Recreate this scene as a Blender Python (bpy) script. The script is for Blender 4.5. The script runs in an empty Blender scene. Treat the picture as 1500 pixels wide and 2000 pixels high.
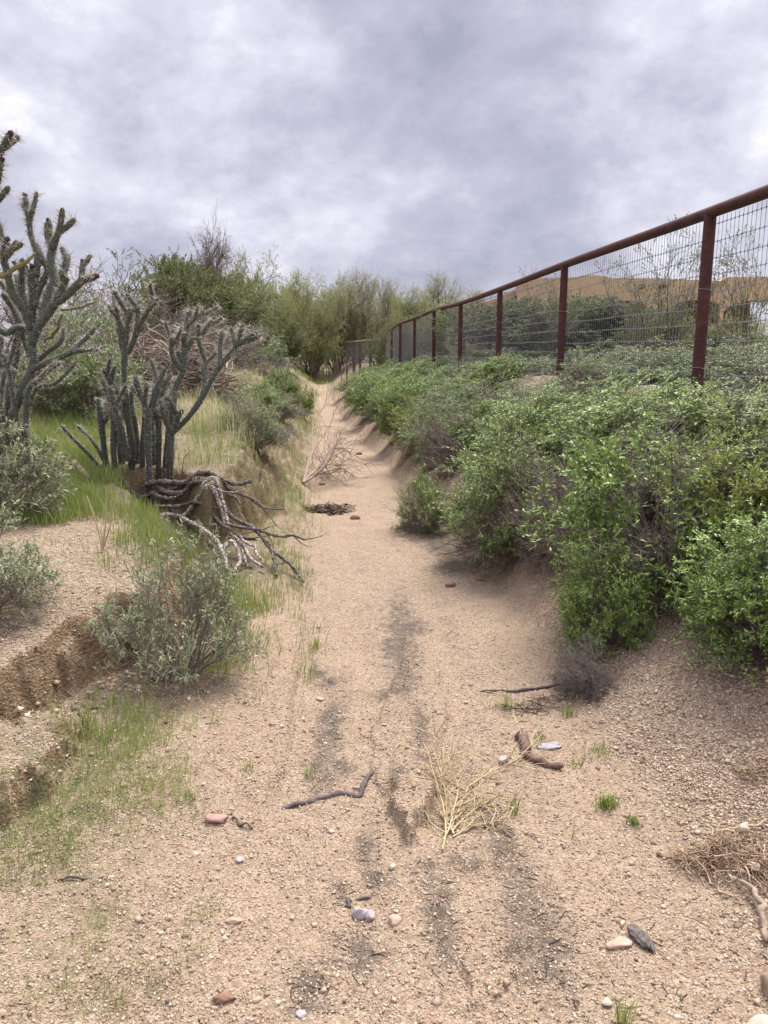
import bpy, bmesh, math, random
import numpy as np
from mathutils import Vector, Matrix

# ------------------------------------------------------------------ camera, sky, sun, exposure
SC = bpy.context.scene
COL = SC.collection
EYE = np.array([0.0, 0.0, 1.5])
PITCH = math.radians(11.3)
cam_data = bpy.data.cameras.new("camera")
cam = bpy.data.objects.new("camera", cam_data)
COL.objects.link(cam)
cam.location = EYE
cam.rotation_euler = (math.pi / 2 - PITCH, 0, 0)
cam_data.sensor_fit = 'HORIZONTAL'
cam_data.sensor_width = 36.0
cam_data.lens = 36.0
cam_data.clip_start = 0.05
cam_data.clip_end = 3000
SC.camera = cam
SC.view_settings.view_transform = 'Standard'
SC.view_settings.look = 'None'
SC.view_settings.exposure = 1.0
SC.view_settings.gamma = 1.0
SC.cycles.max_bounces = 6
SC.cycles.diffuse_bounces = 3
SC.cycles.transmission_bounces = 3
SC.cycles.transparent_max_bounces = 8
SC.cycles.use_denoising = True

SUN_EL, SUN_AZ = math.radians(58), math.radians(25)      # azimuth from +Y towards +X


def build_world():
    w = bpy.data.worlds.new("World")
    SC.world = w
    w.use_nodes = True
    nt = w.node_tree
    nt.nodes.clear()
    N = lambda t: nt.nodes.new(t)
    L = nt.links.new

    def math_(op, a, b=None, clamp=False):
        n = N('ShaderNodeMath'); n.operation = op; n.use_clamp = clamp
        for i, v in enumerate((a, b)):
            if v is None: continue
            if isinstance(v, (int, float)): n.inputs[i].default_value = v
            else: L(v, n.inputs[i])
        return n.outputs[0]
    out = N('ShaderNodeOutputWorld'); bg = N('ShaderNodeBackground')
    sky = N('ShaderNodeTexSky'); sky.sky_type = 'NISHITA'; sky.sun_disc = False
    sky.sun_elevation = SUN_EL; sky.sun_rotation = SUN_AZ
    tc = N('ShaderNodeTexCoord')
    sep = N('ShaderNodeSeparateXYZ'); L(tc.outputs['Generated'], sep.inputs[0])
    # cloud deck: the view direction meets a flat layer overhead
    z = math_('MAXIMUM', sep.outputs[2], 0.0)
    zz = math_('ADD', z, 0.55)
    cx = math_('DIVIDE', sep.outputs[0], zz); cy = math_('DIVIDE', sep.outputs[1], zz)
    comb = N('ShaderNodeCombineXYZ'); L(cx, comb.inputs[0]); L(cy, comb.inputs[1]); comb.inputs[2].default_value = 3.7
    mp = N('ShaderNodeMapping'); L(comb.outputs[0], mp.inputs[0])
    mp.inputs['Rotation'].default_value = (0, 0, 0.5); mp.inputs['Location'].default_value = (2.6, 1.3, 0)

    def noise(scale, detail, rough, dist, loc=0.0):
        n = N('ShaderNodeTexNoise'); n.inputs['Scale'].default_value = scale
        n.inputs['Detail'].default_value = detail; n.inputs['Roughness'].default_value = rough
        n.inputs['Distortion'].default_value = dist
        m = N('ShaderNodeMapping'); m.inputs['Location'].default_value = (loc, loc * .7, loc)
        L(mp.outputs[0], m.inputs[0]); L(m.outputs[0], n.inputs['Vector'])
        return n.outputs[0]
    a = noise(1.7, 5, .5, .3)
    b = noise(3.8, 7, .55, .45, 4.2)
    c = noise(9.0, 8, .66, .1, 9.1)
    f = math_('ADD', math_('MULTIPLY', a, .51), math_('ADD', math_('MULTIPLY', b, .35), math_('MULTIPLY', c, .22)))
    ramp = N('ShaderNodeValToRGB'); L(f, ramp.inputs[0])
    el = ramp.color_ramp.elements
    el[0].position = .41; el[0].color = (.205, .206, .265, 1)
    el[1].position = .67; el[1].color = (.60, .59, .63, 1)
    e = el.new(.50); e.color = (.285, .282, .345, 1)
    e = el.new(.585); e.color = (.41, .403, .46, 1)
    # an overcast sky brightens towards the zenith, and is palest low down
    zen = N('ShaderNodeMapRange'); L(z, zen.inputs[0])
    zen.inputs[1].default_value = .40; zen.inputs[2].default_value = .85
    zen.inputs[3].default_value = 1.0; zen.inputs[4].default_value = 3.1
    low = N('ShaderNodeMapRange'); L(z, low.inputs[0])
    low.inputs[1].default_value = .0; low.inputs[2].default_value = .2
    low.inputs[3].default_value = 1.04; low.inputs[4].default_value = 1.0
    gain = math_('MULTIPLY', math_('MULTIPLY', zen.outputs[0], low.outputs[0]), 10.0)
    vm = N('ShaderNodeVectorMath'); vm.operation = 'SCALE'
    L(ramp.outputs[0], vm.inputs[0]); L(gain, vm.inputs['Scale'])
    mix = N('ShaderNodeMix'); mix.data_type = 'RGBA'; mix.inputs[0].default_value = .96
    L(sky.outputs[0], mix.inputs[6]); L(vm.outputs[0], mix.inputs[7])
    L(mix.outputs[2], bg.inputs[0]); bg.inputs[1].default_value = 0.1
    L(bg.outputs[0], out.inputs[0])


build_world()
sun_data = bpy.data.lights.new("sun", 'SUN')
sun_data.energy = 3.8
sun_data.angle = math.radians(30)
sun_data.color = (1.0, .955, .88)
sun = bpy.data.objects.new("sun", sun_data)
COL.objects.link(sun)
sd = Vector((math.cos(SUN_EL) * math.sin(SUN_AZ), math.cos(SUN_EL) * math.cos(SUN_AZ), math.sin(SUN_EL)))
sun.rotation_euler = sd.to_track_quat('Z', 'Y').to_euler()
sun.location = (5, 0, 30)

# ------------------------------------------------------------------ numeric helpers
R0 = np.random.RandomState
smooth = lambda a, b, v: (lambda t: t * t * (3 - 2 * t))(np.clip((v - a) / (b - a), 0, 1))
_tabs = {}


def vnoise(x, y, seed):
    if seed not in _tabs: _tabs[seed] = R0(seed).rand(256, 256)
    T = _tabs[seed]
    xi = np.floor(x).astype(int); yi = np.floor(y).astype(int)
    fx = x - xi; fy = y - yi
    fx = fx * fx * (3 - 2 * fx); fy = fy * fy * (3 - 2 * fy)
    a = T[xi & 255, yi & 255]; b = T[(xi + 1) & 255, yi & 255]
    c = T[xi & 255, (yi + 1) & 255]; d = T[(xi + 1) & 255, (yi + 1) & 255]
    return (a * (1 - fx) + b * fx) * (1 - fy) + (c * (1 - fx) + d * fx) * fy * 1.0


def fbm(x, y, seed, octv=4, gain=.5):
    s = 0; amp = 1; tot = 0
    for k in range(octv):
        s = s + amp * (vnoise(x * 2 ** k + 17.3 * k, y * 2 ** k - 9.1 * k, seed + k) - .5)
        tot += amp; amp *= gain
    return s / tot * 2


def norm(v):
    return v / np.maximum(np.linalg.norm(v, axis=-1, keepdims=True), 1e-9)


def pdir(px, py):
    px = np.asarray(px, float); py = np.asarray(py, float)
    dx = (px - 750) / 1500; dy = (1000 - py) / 1500
    return np.stack([dx, math.cos(PITCH) + dy * math.sin(PITCH), -math.sin(PITCH) + dy * math.cos(PITCH)], -1)


def at(px, py, Y):
    """The point of the place that the photograph shows at this pixel, Y metres ahead."""
    d = pdir(px, py)
    return EYE + d * (np.asarray(Y, float) / d[..., 1])[..., None]


def inside(px, py, poly):
    c = np.zeros(np.shape(px), bool); n = len(poly)
    for i in range(n):
        x0, y0 = poly[i]; x1, y1 = poly[(i + 1) % n]
        if y0 == y1: continue
        c ^= ((y0 > py) != (y1 > py)) & (px < (x1 - x0) * (py - y0) / (y1 - y0) + x0)
    return c


def poly_dist(x, y, poly):
    """Signed distance, positive inside."""
    d = np.full(np.shape(x), 1e9)
    for i in range(len(poly)):
        ax, ay = poly[i]; bx, by = poly[(i + 1) % len(poly)]
        ex, ey = bx - ax, by - ay
        t = np.clip(((x - ax) * ex + (y - ay) * ey) / (ex * ex + ey * ey + 1e-12), 0, 1)
        d = np.minimum(d, np.hypot(x - ax - t * ex, y - ay - t * ey))
    return np.where(inside(x, y, poly), d, -d)


# ------------------------------------------------------------------ the lie of the land
PY_L = [-5, 0, 2, 3, 5, 7.5, 12, 15, 20, 32, 45]
PX_L = [-.5, -.48, -.42, -.38, -.52, -.76, -1.05, -1.27, -1.62, -2.7, -3.9]
PY_R = [-5, 0, 2, 3, 4, 5, 6, 7.5, 9.5, 12, 15, 20, 32, 45]
PX_R = [1.1, 1.0, .92, .80, .80, .80, .68, .42, .18, -.12, -.50, -1.12, -2.3, -3.0]
PY_B = [-5, 1, 1.8, 2.4, 2.7, 3.3, 3.7, 4.0, 4.4, 4.8, 5.2, 5.6, 5.9, 6.5, 7.5, 9, 12, 15, 20, 32, 45]
PX_B = [-2.2, -1.95, -1.75, -1.56, -1.42, -1.16, -1.02, -1.00, -1.16, -1.38, -1.34, -1.14, -1.00, -.90, -.93, -1.03, -1.22, -1.42, -1.76, -2.9, -4.3]
xl = lambda y: np.interp(y, PY_L, PX_L)
xr = lambda y: np.interp(y, PY_R, PX_R)
xb = lambda y: np.interp(y, PY_B, PX_B)
xf = lambda y: 2.38 - .1 * (y - 5.55)
hF = lambda y: np.interp(y, [-2, 1.5, 2.5, 4, 5.5, 9, 14, 20, 30, 45], [.5, .55, .72, 1.08, 1.22, 1.28, 1.28, 1.25, 1.05, .9])
hB = lambda y: np.interp(y, [-2, 1.5, 2.3, 2.7, 4, 5.5, 7, 9, 12, 15, 20, 32, 45], [.10, .13, .19, .25, .40, .50, .62, .86, 1.12, 1.18, 1.2, 1.1, .9])

SLABS = []          # (polygon in plan, rise, edge width)


def H(x, y):
    x = np.asarray(x, float); y = np.asarray(y, float)
    L, Rr, B, F = xl(y), xr(y), xb(y), xf(y)
    wob = .05 * fbm(x * 2.2, y * 2.2, 11, 4)
    wob2 = .13 * fbm(x * 3.1 + 5, y * 3.1, 21, 4) + .05 * fbm(x * 11, y * 11, 25, 3)
    floor = np.interp(y, [18, 30, 48], [0, .08, .42])
    # right-hand bank rising to the fence line
    t = x - Rr + wob * smooth(2.5, 5, y); tf = np.maximum(F - Rr, .4)
    u = np.clip(t / tf, 0, 1)
    near = u ** 1.35
    cut = .08 * smooth(0, .2, u + .07 * fbm(x * 1.4, y * 1.4, 131, 3) + .07 * fbm(x * 7, y * 7, 135, 3)) + .92 * (u ** .95)
    k = smooth(3.2, 5.5, y)
    zr = hF(y) * (near * (1 - k) + cut * k) + .015 * np.clip(x - F, 0, 40)
    # left-hand margin, lip and bank
    tl = L - x + wob * .5
    strip = .030 * smooth(-.01, .04, tl + .06 * fbm(x * 3.3, y * 3.3, 141, 3)) * smooth(1.9, 2.5, y)
    tb = B - x + wob2
    w = np.interp(y, [2, 5.8, 7, 9, 12, 15, 20], [.12, .16, .42, .95, 1.5, 1.7, 1.7])
    between = np.clip(tl / np.maximum(L - B, .1), 0, 1) * np.interp(y, [1.5, 3, 5, 8], [.09, .07, .1, .12])
    e = np.clip(tb / w, 0, 1)
    bank = hB(y) * np.clip(e ** .8 + .22 * fbm(x * 19, y * 19, 151, 3) * np.sin(np.pi * e), 0, 1.05)
    zl = strip + between + np.maximum(bank - between * .5, 0) + .055 * np.clip(tb - .3, 0, 14) * smooth(14, 7, y)  + .02 * np.clip(tb - .3, 0, 14) * smooth(7, 14, y) - .004 * np.clip(tb - 14, 0, 60)
    z = floor + np.where(x > .5 * (L + Rr), zr, zl)
    # gully behind the near bank lump
    ax, ay, bx, by = -1.75, 5.75, -.80, 4.25
    s = np.clip(((x - ax) * (bx - ax) + (y - ay) * (by - ay)) / ((bx - ax) ** 2 + (by - ay) ** 2), 0, 1)
    gd = np.hypot(x - ax - s * (bx - ax), y - ay - s * (by - ay)) + .06 * fbm(x * 5, y * 5, 31, 3)
    g = smooth(.30, .17, gd)
    z = z * (1 - g) + np.minimum(z, .13 + .22 * (1 - s) ** 3) * g
    # brushed-over plain far off
    far = smooth(46, 60, np.hypot(x * .6, y))
    z = z * (1 - far) + (.9 + .1 * fbm(x * .05, y * .05, 51, 3)) * far
    # unevenness: lumps, footprints, grit
    onpath = smooth(-.05, .12, x - L) * smooth(-.05, .12, Rr - x)
    amp = 1 - .45 * onpath
    z = z + amp * (.028 * fbm(x * 1.3, y * 1.3, 61, 3) + .022 * fbm(x * 4.1, y * 4.1, 65, 3))
    nearw = smooth(14, 7, np.hypot(x, y))
    z = z + nearw * (.010 * fbm(x * 11, y * 11, 71, 3) + .0055 * fbm(x * 30, y * 30, 75, 2))
    # shallow wheel rut along the left side of the wash
    z = z - .018 * np.exp(-((x - L - .13) / .09) ** 2) * smooth(1.4, 1.8, y) * smooth(4.2, 3.2, y)
    # faint wheel tracks along the floor
    q = (x - L) / np.maximum(Rr - L, .2)
    trk = np.exp(-((q - .28) / .07) ** 2) + np.exp(-((q - .62) / .06) ** 2) + .6 * np.exp(-((q - .46) / .035) ** 2)
    z = z - .028 * trk * np.clip(.45 + 1.1 * fbm(x * 3, y * .9, 171, 3), 0, 1) * smooth(8, 4, y) * smooth(.9, 1.4, y)
    for poly, rise, ed in SLABS:
        xs = [p[0] for p in poly]; ys = [p[1] for p in poly]
        m = (x > min(xs) - .2) & (x < max(xs) + .2) & (y > min(ys) - .2) & (y < max(ys) + .2)
        if np.any(m):
            d = poly_dist(x[m] if x.ndim else x, y[m] if y.ndim else y, poly) + (.035 if rise < .05 else .09) * fbm((x[m] if x.ndim else x) * 16, (y[m] if y.ndim else y) * 16, 91, 3)
            if z.ndim: z[m] = z[m] + rise * smooth(-ed, ed, d)
            else: z = z + rise * smooth(-ed, ed, d)
    return z


def ground(px, py):
    px = np.atleast_1d(np.asarray(px, float)); py = np.atleast_1d(np.asarray(py, float))
    d = pdir(px, py)
    Yv = np.exp(np.linspace(math.log(.8), math.log(80), 420))
    p = EYE + d[:, None] * (Yv[None] / d[:, 1:2])[..., None]
    below = p[..., 2] <= H(p[..., 0].ravel(), p[..., 1].ravel()).reshape(p.shape[:2])
    i = np.maximum(below.argmax(1), 1)
    hit = np.where(below.any(1), .5 * (Yv[i - 1] + Yv[i]), 60)
    p = EYE + d * (hit / d[:, 1])[:, None]
    p[:, 2] = H(p[:, 0], p[:, 1])
    return p


def gpt(px, py):
    return ground([px], [py])[0]


def plan(poly_px):
    a = np.array(poly_px, float)
    return ground(a[:, 0], a[:, 1])[:, :2]


_s1 = plan([(790, 1290), (742, 1400), (722, 1500), (745, 1545), (765, 1570), (775, 1610), (800, 1652), (815, 1620), (845, 1590), (852, 1545), (835, 1500), (862, 1440), (870, 1380), (850, 1300)])
_s2 = plan([(-90, 1480), (40, 1440), (140, 1430), (128, 1500), (70, 1560), (-90, 1640)])
_s3 = plan([(915, 1850), (950, 1810), (1005, 1840), (1000, 1900), (970, 1950), (920, 1970), (905, 1900)])
_s4 = plan([(575, 1360), (600, 1240), (500, 1230), (430, 1400), (400, 1560), (560, 1530)])
_s5 = plan([(765, 1545), (772, 1600), (800, 1652), (815, 1620), (846, 1590), (853, 1545), (830, 1520), (790, 1520)])
SLABS += [(_s5, .034, .007), (_s1, .020, .009), (_s2, .10, .045), (_s3, .018, .012), (_s4, .008, .01)]

# ------------------------------------------------------------------ mesh and object helpers


def mesh_np(name, V, quads=None, tris=None, mat=None, attrs=None, smooth_=False):
    me = bpy.data.meshes.new(name)
    V = np.asarray(V, np.float32).reshape(-1, 3)
    q = np.zeros((0, 4), np.int32) if quads is None else np.asarray(quads, np.int32).reshape(-1, 4)
    t = np.zeros((0, 3), np.int32) if tris is None else np.asarray(tris, np.int32).reshape(-1, 3)
    me.vertices.add(len(V)); me.vertices.foreach_set('co', V.ravel())
    loops = np.concatenate([q.ravel(), t.ravel()])
    me.loops.add(len(loops)); me.loops.foreach_set('vertex_index', loops)
    starts = np.concatenate([np.arange(len(q)) * 4, len(q) * 4 + np.arange(len(t)) * 3]).astype(np.int32)
    me.polygons.add(len(starts)); me.polygons.foreach_set('loop_start', starts)
    if smooth_: me.polygons.foreach_set('use_smooth', np.ones(len(starts), bool))
    for k, v in (attrs or {}).items():
        at_ = me.attributes.new(k, 'FLOAT', 'POINT')
        at_.data.foreach_set('value', np.asarray(v, np.float32))
    if mat: me.materials.append(mat)
    me.update(calc_edges=True)
    return me


def link(name, me, parent=None, loc=None):
    o = bpy.data.objects.new(name, me)
    COL.objects.link(o)
    if parent is not None: o.parent = parent
    if loc is not None: o.location = loc
    return o


def tag(o, label=None, cat=None, group=None, kind=None):
    for k, v in (('label', label), ('category', cat), ('group', group), ('kind', kind)):
        if v: o[k] = v
    return o


def thing(name, label, cat, loc=(0, 0, 0), rz=0, scale=(1, 1, 1), group=None):
    o = bpy.data.objects.new(name, None)
    COL.objects.link(o)
    o.empty_display_size = .1
    o.location = loc; o.rotation_euler = (0, 0, rz); o.scale = scale
    return tag(o, label, cat, group)


def dup(src, label, loc, rz=0, scale=(1, 1, 1), group=None, tilt=(0, 0)):
    r = src.copy(); COL.objects.link(r)
    r.location = loc; r.rotation_euler = (tilt[0], tilt[1], rz); r.scale = scale
    r['label'] = label
    if group: r['group'] = group
    for ch in list(src.children):
        c = ch.copy(); COL.objects.link(c); c.parent = r
        for g in list(ch.children):
            d = g.copy(); COL.objects.link(d); d.parent = c
    return r


class Geo:
    """Collects vertices, quads, triangles and one tint value per vertex."""
    def __init__(s): s.V = []; s.Q = []; s.T = []; s.A = []; s.n = 0

    def add(s, V, Q=None, T=None, a=None):
        V = np.asarray(V, float).reshape(-1, 3)
        s.V.append(V)
        if Q is not None: s.Q.append(np.asarray(Q).reshape(-1, 4) + s.n)
        if T is not None: s.T.append(np.asarray(T).reshape(-1, 3) + s.n)
        a = np.array([.5]) if a is None else np.asarray(a, float).ravel()
        s.A.append(np.full(len(V), a[0]) if len(a) == 1 else a)
        s.n += len(V)
        return s

    def mesh(s, name, mat, smooth_=False):
        return mesh_np(name, np.concatenate(s.V), np.concatenate(s.Q) if s.Q else None, np.concatenate(s.T) if s.T else None, mat, {'tint': np.concatenate(s.A)}, smooth_)


def tubes(P, R, sides=4, tint=None):
    """P (n,K,3), R (n,K) -> vertices, quads, tint."""
    P = np.asarray(P, float); n, K, _ = P.shape
    R = np.broadcast_to(R, (n, K))
    T = norm(np.gradient(P, axis=1))
    av = norm(P[:, -1] - P[:, 0])
    ref = np.where(np.abs(av[:, 2:3]) < .8, np.array([[0, 0, 1.]]), np.array([[1., 0, 0]]))[:, None, :]
    U = norm(np.cross(T, np.broadcast_to(ref, T.shape))); W = np.cross(T, U)
    th = np.arange(sides) / sides * 2 * np.pi
    V = P[:, :, None] + R[:, :, None, None] * (np.cos(th)[None, None, :, None] * U[:, :, None] + np.sin(th)[None, None, :, None] * W[:, :, None])
    idx = np.arange(n * K * sides).reshape(n, K, sides)
    a = idx[:, :-1]; b = idx[:, 1:]
    Q = np.stack([a, np.roll(a, -1, 2), np.roll(b, -1, 2), b], -1).reshape(-1, 4)
    A = np.full(n * K * sides, .5) if tint is None else np.repeat(np.broadcast_to(tint, (n,)), K * sides)
    return V.reshape(-1, 3), Q, A


def grow(rng, S, D, Ln, K, wander=.15, up=0.0):
    n = len(S); P = np.zeros((n, K, 3)); P[:, 0] = S; d = norm(D)
    for k in range(1, K):
        P[:, k] = P[:, k - 1] + d * (Ln / (K - 1))[:, None]
        d = norm(d + wander * rng.randn(n, 3) + np.array([0, 0, up]))
    return P


def sprout(rng, P, Ln, m, t0, t1, ang, lf, K, wander=.15, up=0.0, lfv=.3):
    """m children on each parent polyline."""
    n, Kp, _ = P.shape
    pi = np.repeat(np.arange(n), m)
    t = rng.uniform(t0, t1, n * m) * (Kp - 1)
    i = np.minimum(t.astype(int), Kp - 2); f = (t - i)[:, None]
    S = P[pi, i] * (1 - f) + P[pi, i + 1] * f
    Tn = norm(P[pi, i + 1] - P[pi, i])
    rv = rng.randn(n * m, 3); perp = norm(rv - (rv * Tn).sum(1, keepdims=True) * Tn)
    a = np.radians(ang * rng.uniform(.55, 1.3, n * m))[:, None]
    D = Tn * np.cos(a) + perp * np.sin(a)
    L2 = Ln[pi] * lf * rng.uniform(1 - lfv, 1 + lfv, n * m)
    return grow(rng, S, D, L2, K, wander, up), L2, pi


def along(rng, P, m, t0, t1):
    n, Kp, _ = P.shape
    pi = np.repeat(np.arange(n), m)
    t = rng.uniform(t0, t1, n * m) * (Kp - 1)
    i = np.minimum(t.astype(int), Kp - 2); f = (t - i)[:, None]
    return P[pi, i] * (1 - f) + P[pi, i + 1] * f, norm(P[pi, i + 1] - P[pi, i]), pi


def leaves(rng, S, D, ln, wd, spread=.8, up=.25, tint=None, lance=True, droop=.25):
    n = len(S)
    D = norm(D + spread * rng.randn(n, 3) + np.array([0, 0, up]))
    sv = norm(np.cross(D, rng.randn(n, 3) * .5 + np.array([0, 0, 1.]))); nv = np.cross(sv, D)
    l = (ln * rng.uniform(.6, 1.25, n))[:, None]; w = (wd * rng.uniform(.7, 1.2, n))[:, None] * .5
    tint = rng.rand(n) if tint is None else tint
    if not lance:
        m = S + D * l * .45 + nv * w * .5
        V = np.stack([S, m - sv * w, S + D * l - nv * l * droop * .5, m + sv * w], 1)
        b = np.arange(n)[:, None] * 4
        T = np.concatenate([b + [[0, 1, 2]], b + [[0, 2, 3]]])
        return V.reshape(-1, 3), None, T, np.repeat(tint, 4)
    p1 = S + D * l * .33; p2 = S + D * l * .68 - nv * l * droop * .35; p3 = S + D * l - nv * l * droop
    V = np.stack([S, p1 - sv * w, p1 + sv * w, p2 - sv * w * .8, p2 + sv * w * .8, p3], 1)
    b = np.arange(n)[:, None] * 6
    Q = b + [[1, 2, 4, 3]]
    T = np.concatenate([b + [[0, 2, 1]], b + [[3, 4, 5]]])
    return V.reshape(-1, 3), Q, T, np.repeat(tint, 6)


# ------------------------------------------------------------------ materials


class NT:
    def __init__(s, name):
        s.m = bpy.data.materials.new(name); s.m.use_nodes = True
        s.t = s.m.node_tree; s.t.nodes.clear()
        s.out = s.n('ShaderNodeOutputMaterial')

    def n(s, t): return s.t.nodes.new(t)
    def l(s, a, b): s.t.links.new(a, b)

    def put(s, sock, v):
        if hasattr(v, 'is_linked'): s.l(v, sock)
        elif isinstance(v, (tuple, list)) and len(v) == 3 and sock.type == 'RGBA': sock.default_value = (*v, 1)
        else: sock.default_value = v

    def math(s, op, a, b=0.0, clamp=False):
        n = s.n('ShaderNodeMath'); n.operation = op; n.use_clamp = clamp
        s.put(n.inputs[0], a); s.put(n.inputs[1], b)
        return n.outputs[0]

    def mix(s, f, a, b, blend='MIX'):
        n = s.n('ShaderNodeMix'); n.data_type = 'RGBA'; n.blend_type = blend
        s.put(n.inputs[0], f); s.put(n.inputs[6], a); s.put(n.inputs[7], b)
        return n.outputs[2]

    def ramp(s, f, stops):
        n = s.n('ShaderNodeValToRGB'); s.put(n.inputs[0], f)
        e = n.color_ramp.elements
        while len(e) < len(stops): e.new(.5)
        for k, (p, c) in enumerate(stops):
            e[k].position = p; e[k].color = (*c, 1) if isinstance(c, (tuple, list)) else (c, c, c, 1)
        return n.outputs[0]

    def attr(s, name):
        n = s.n('ShaderNodeAttribute'); n.attribute_name = name
        return n.outputs['Fac']

    def coord(s, kind='Object'): return s.n('ShaderNodeTexCoord').outputs[kind]

    def noise(s, vec, scale, detail=3, rough=.5, dist=0.0):
        n = s.n('ShaderNodeTexNoise'); s.l(vec, n.inputs['Vector'])
        n.inputs['Scale'].default_value = scale; n.inputs['Detail'].default_value = detail
        n.inputs['Roughness'].default_value = rough; n.inputs['Distortion'].default_value = dist
        return n.outputs[0]

    def voro(s, vec, scale, feat='F1', out='Distance'):
        n = s.n('ShaderNodeTexVoronoi'); n.feature = feat; s.l(vec, n.inputs['Vector'])
        n.inputs['Scale'].default_value = scale
        return n.outputs[out]

    def bump(s, h, strength, dist, nrm=None):
        n = s.n('ShaderNodeBump'); s.l(h, n.inputs['Height'])
        n.inputs['Strength'].default_value = strength; n.inputs['Distance'].default_value = dist
        if nrm is not None: s.l(nrm, n.inputs['Normal'])
        return n.outputs[0]

    def bsdf(s, col, rough=.8, spec=.3, nrm=None, metal=0.0):
        b = s.n('ShaderNodeBsdfPrincipled')
        s.put(b.inputs['Base Color'], col); s.put(b.inputs['Roughness'], rough)
        b.inputs['Specular IOR Level'].default_value = spec
        s.put(b.inputs['Metallic'], metal)
        if nrm is not None: s.l(nrm, b.inputs['Normal'])
        return b.outputs[0]

    def done(s, sh):
        s.l(sh, s.out.inputs['Surface'])
        return s.m


def mat_ground():
    t = NT('sand_and_gravel'); v = t.coord()
    big = t.noise(v, .9, 4, .55); mid = t.noise(v, 6, 4, .6); fine = t.noise(v, 55, 3, .6)
    base = t.ramp(mid, [(.3, (0.182, 0.131, 0.081)), (.5, (0.243, 0.180, 0.120)), (.72, (0.284, 0.223, 0.154))])
    base = t.mix(t.math('MULTIPLY', t.ramp(big, [(.35, 0.), (.7, 1.)]), .35), base, (0.275, 0.195, 0.126))
    grit = t.attr('grit')
    # grains: dark, tan, pink and pale quartz
    cell = t.n('ShaderNodeTexVoronoi'); t.l(v, cell.inputs['Vector']); cell.inputs['Scale'].default_value = 92
    sepc = t.n('ShaderNodeSeparateColor'); t.l(cell.outputs['Color'], sepc.inputs[0])
    g1 = t.ramp(sepc.outputs[0], [(.0, (0.101, 0.064, 0.042)), (.22, (0.182, 0.123, 0.081)), (.5, (0.260, 0.192, 0.126)), (.75, (0.320, 0.248, 0.178)), (.93, (0.367, 0.337, 0.266))])
    cell2 = t.n('ShaderNodeTexVoronoi'); t.l(v, cell2.inputs['Vector']); cell2.inputs['Scale'].default_value = 210
    sep2 = t.n('ShaderNodeSeparateColor'); t.l(cell2.outputs['Color'], sep2.inputs[0])
    g2 = t.ramp(sep2.outputs[0], [(.0, (0.095, 0.058, 0.037)), (.25, (0.222, 0.149, 0.104)), (.6, (0.345, 0.248, 0.173)), (.85, (0.427, 0.324, 0.242)), (1., (0.541, 0.470, 0.386))])
    gf = t.math('MULTIPLY', grit, .72)
    col = t.mix(t.math('ADD', .42, t.math('MULTIPLY', grit, .3)), base, g2)
    col = t.mix(gf, col, g1)
    # fine dark specks of bark and droppings
    sp = t.ramp(t.voro(v, 37), [(.0, 1.), (.10, 1.), (.15, 0.)])
    spk = t.ramp(t.noise(v, 2.3, 3, .6), [(.5, 0.), (.62, 1.)])
    col = t.mix(t.math('MULTIPLY', t.math('MULTIPLY', sp, spk), .55), col, (0.059, 0.036, 0.024))
    # bare reddish earth of the cut banks
    face = t.attr('face')
    fn = t.ramp(t.noise(v, 9, 5, .65), [(.3, (0.105, 0.062, 0.033)), (.55, (0.175, 0.109, 0.059)), (.75, (0.229, 0.158, 0.095))])
    col = t.mix(face, col, t.mix(.25, fn, g1))
    # green film of moss and seedlings
    moss = t.math('MULTIPLY', t.attr('moss'), t.ramp(t.noise(v, 14, 5, .7), [(.38, 0.), (.62, 1.)]))
    col = t.mix(t.math('MULTIPLY', moss, .8), col, (0.092, 0.099, 0.042))
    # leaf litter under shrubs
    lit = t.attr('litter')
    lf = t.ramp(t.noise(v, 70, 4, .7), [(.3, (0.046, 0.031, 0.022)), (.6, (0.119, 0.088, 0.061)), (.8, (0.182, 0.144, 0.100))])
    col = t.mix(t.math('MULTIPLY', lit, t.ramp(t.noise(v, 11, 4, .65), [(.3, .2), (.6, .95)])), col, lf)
    # charcoal-dark silt
    sn = t.math('ADD', t.math('MULTIPLY', t.math('SUBTRACT', t.noise(v, 17, 7, .8), .5), 2.4), t.math('MULTIPLY', t.math('SUBTRACT', t.noise(v, 150, 2, .6), .5), 1.6))
    st = t.ramp(t.math('ADD', t.attr('stain'), sn), [(.50, 0.), (1.15, 1.)])
    st = t.math('MULTIPLY', st, t.ramp(t.attr('stain'), [(.05, 0.), (.3, 1.)]))
    col = t.mix(t.math('MULTIPLY', st, .72), col, (0.039, 0.036, 0.034))
    h = t.math('ADD', t.math('MULTIPLY', t.voro(v, 92), t.math('MULTIPLY', grit, -.9)), t.math('ADD', t.math('MULTIPLY', t.voro(v, 210), -.3), t.math('MULTIPLY', fine, .8)))
    nb = t.bump(t.noise(v, 22, 5, .65), .5, .02)
    nb = t.bump(h, 1.0, .012, nb)
    return t.done(t.bsdf(col, .93, .15, nb))


def mat_leaf(name, lo, mid, hi, trans=.25, rough=.55, spec=.3, vary=.25, alt=None):
    t = NT(name)
    c = t.ramp(t.attr('tint'), [(.0, lo), (.5, mid), (1., hi)])
    oi = t.n('ShaderNodeObjectInfo')
    alt = alt or tuple(x * k for x, k in zip(mid, (1.25, 1.1, .8)))
    c = t.mix(t.math('MULTIPLY', oi.outputs['Random'], vary), c, alt)
    b = t.bsdf(c, rough, spec)
    tr = t.n('ShaderNodeBsdfTranslucent'); t.l(c, tr.inputs[0])
    mx = t.n('ShaderNodeMixShader'); mx.inputs[0].default_value = trans
    t.l(b, mx.inputs[1]); t.l(tr.outputs[0], mx.inputs[2])
    return t.done(mx.outputs[0])


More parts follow.
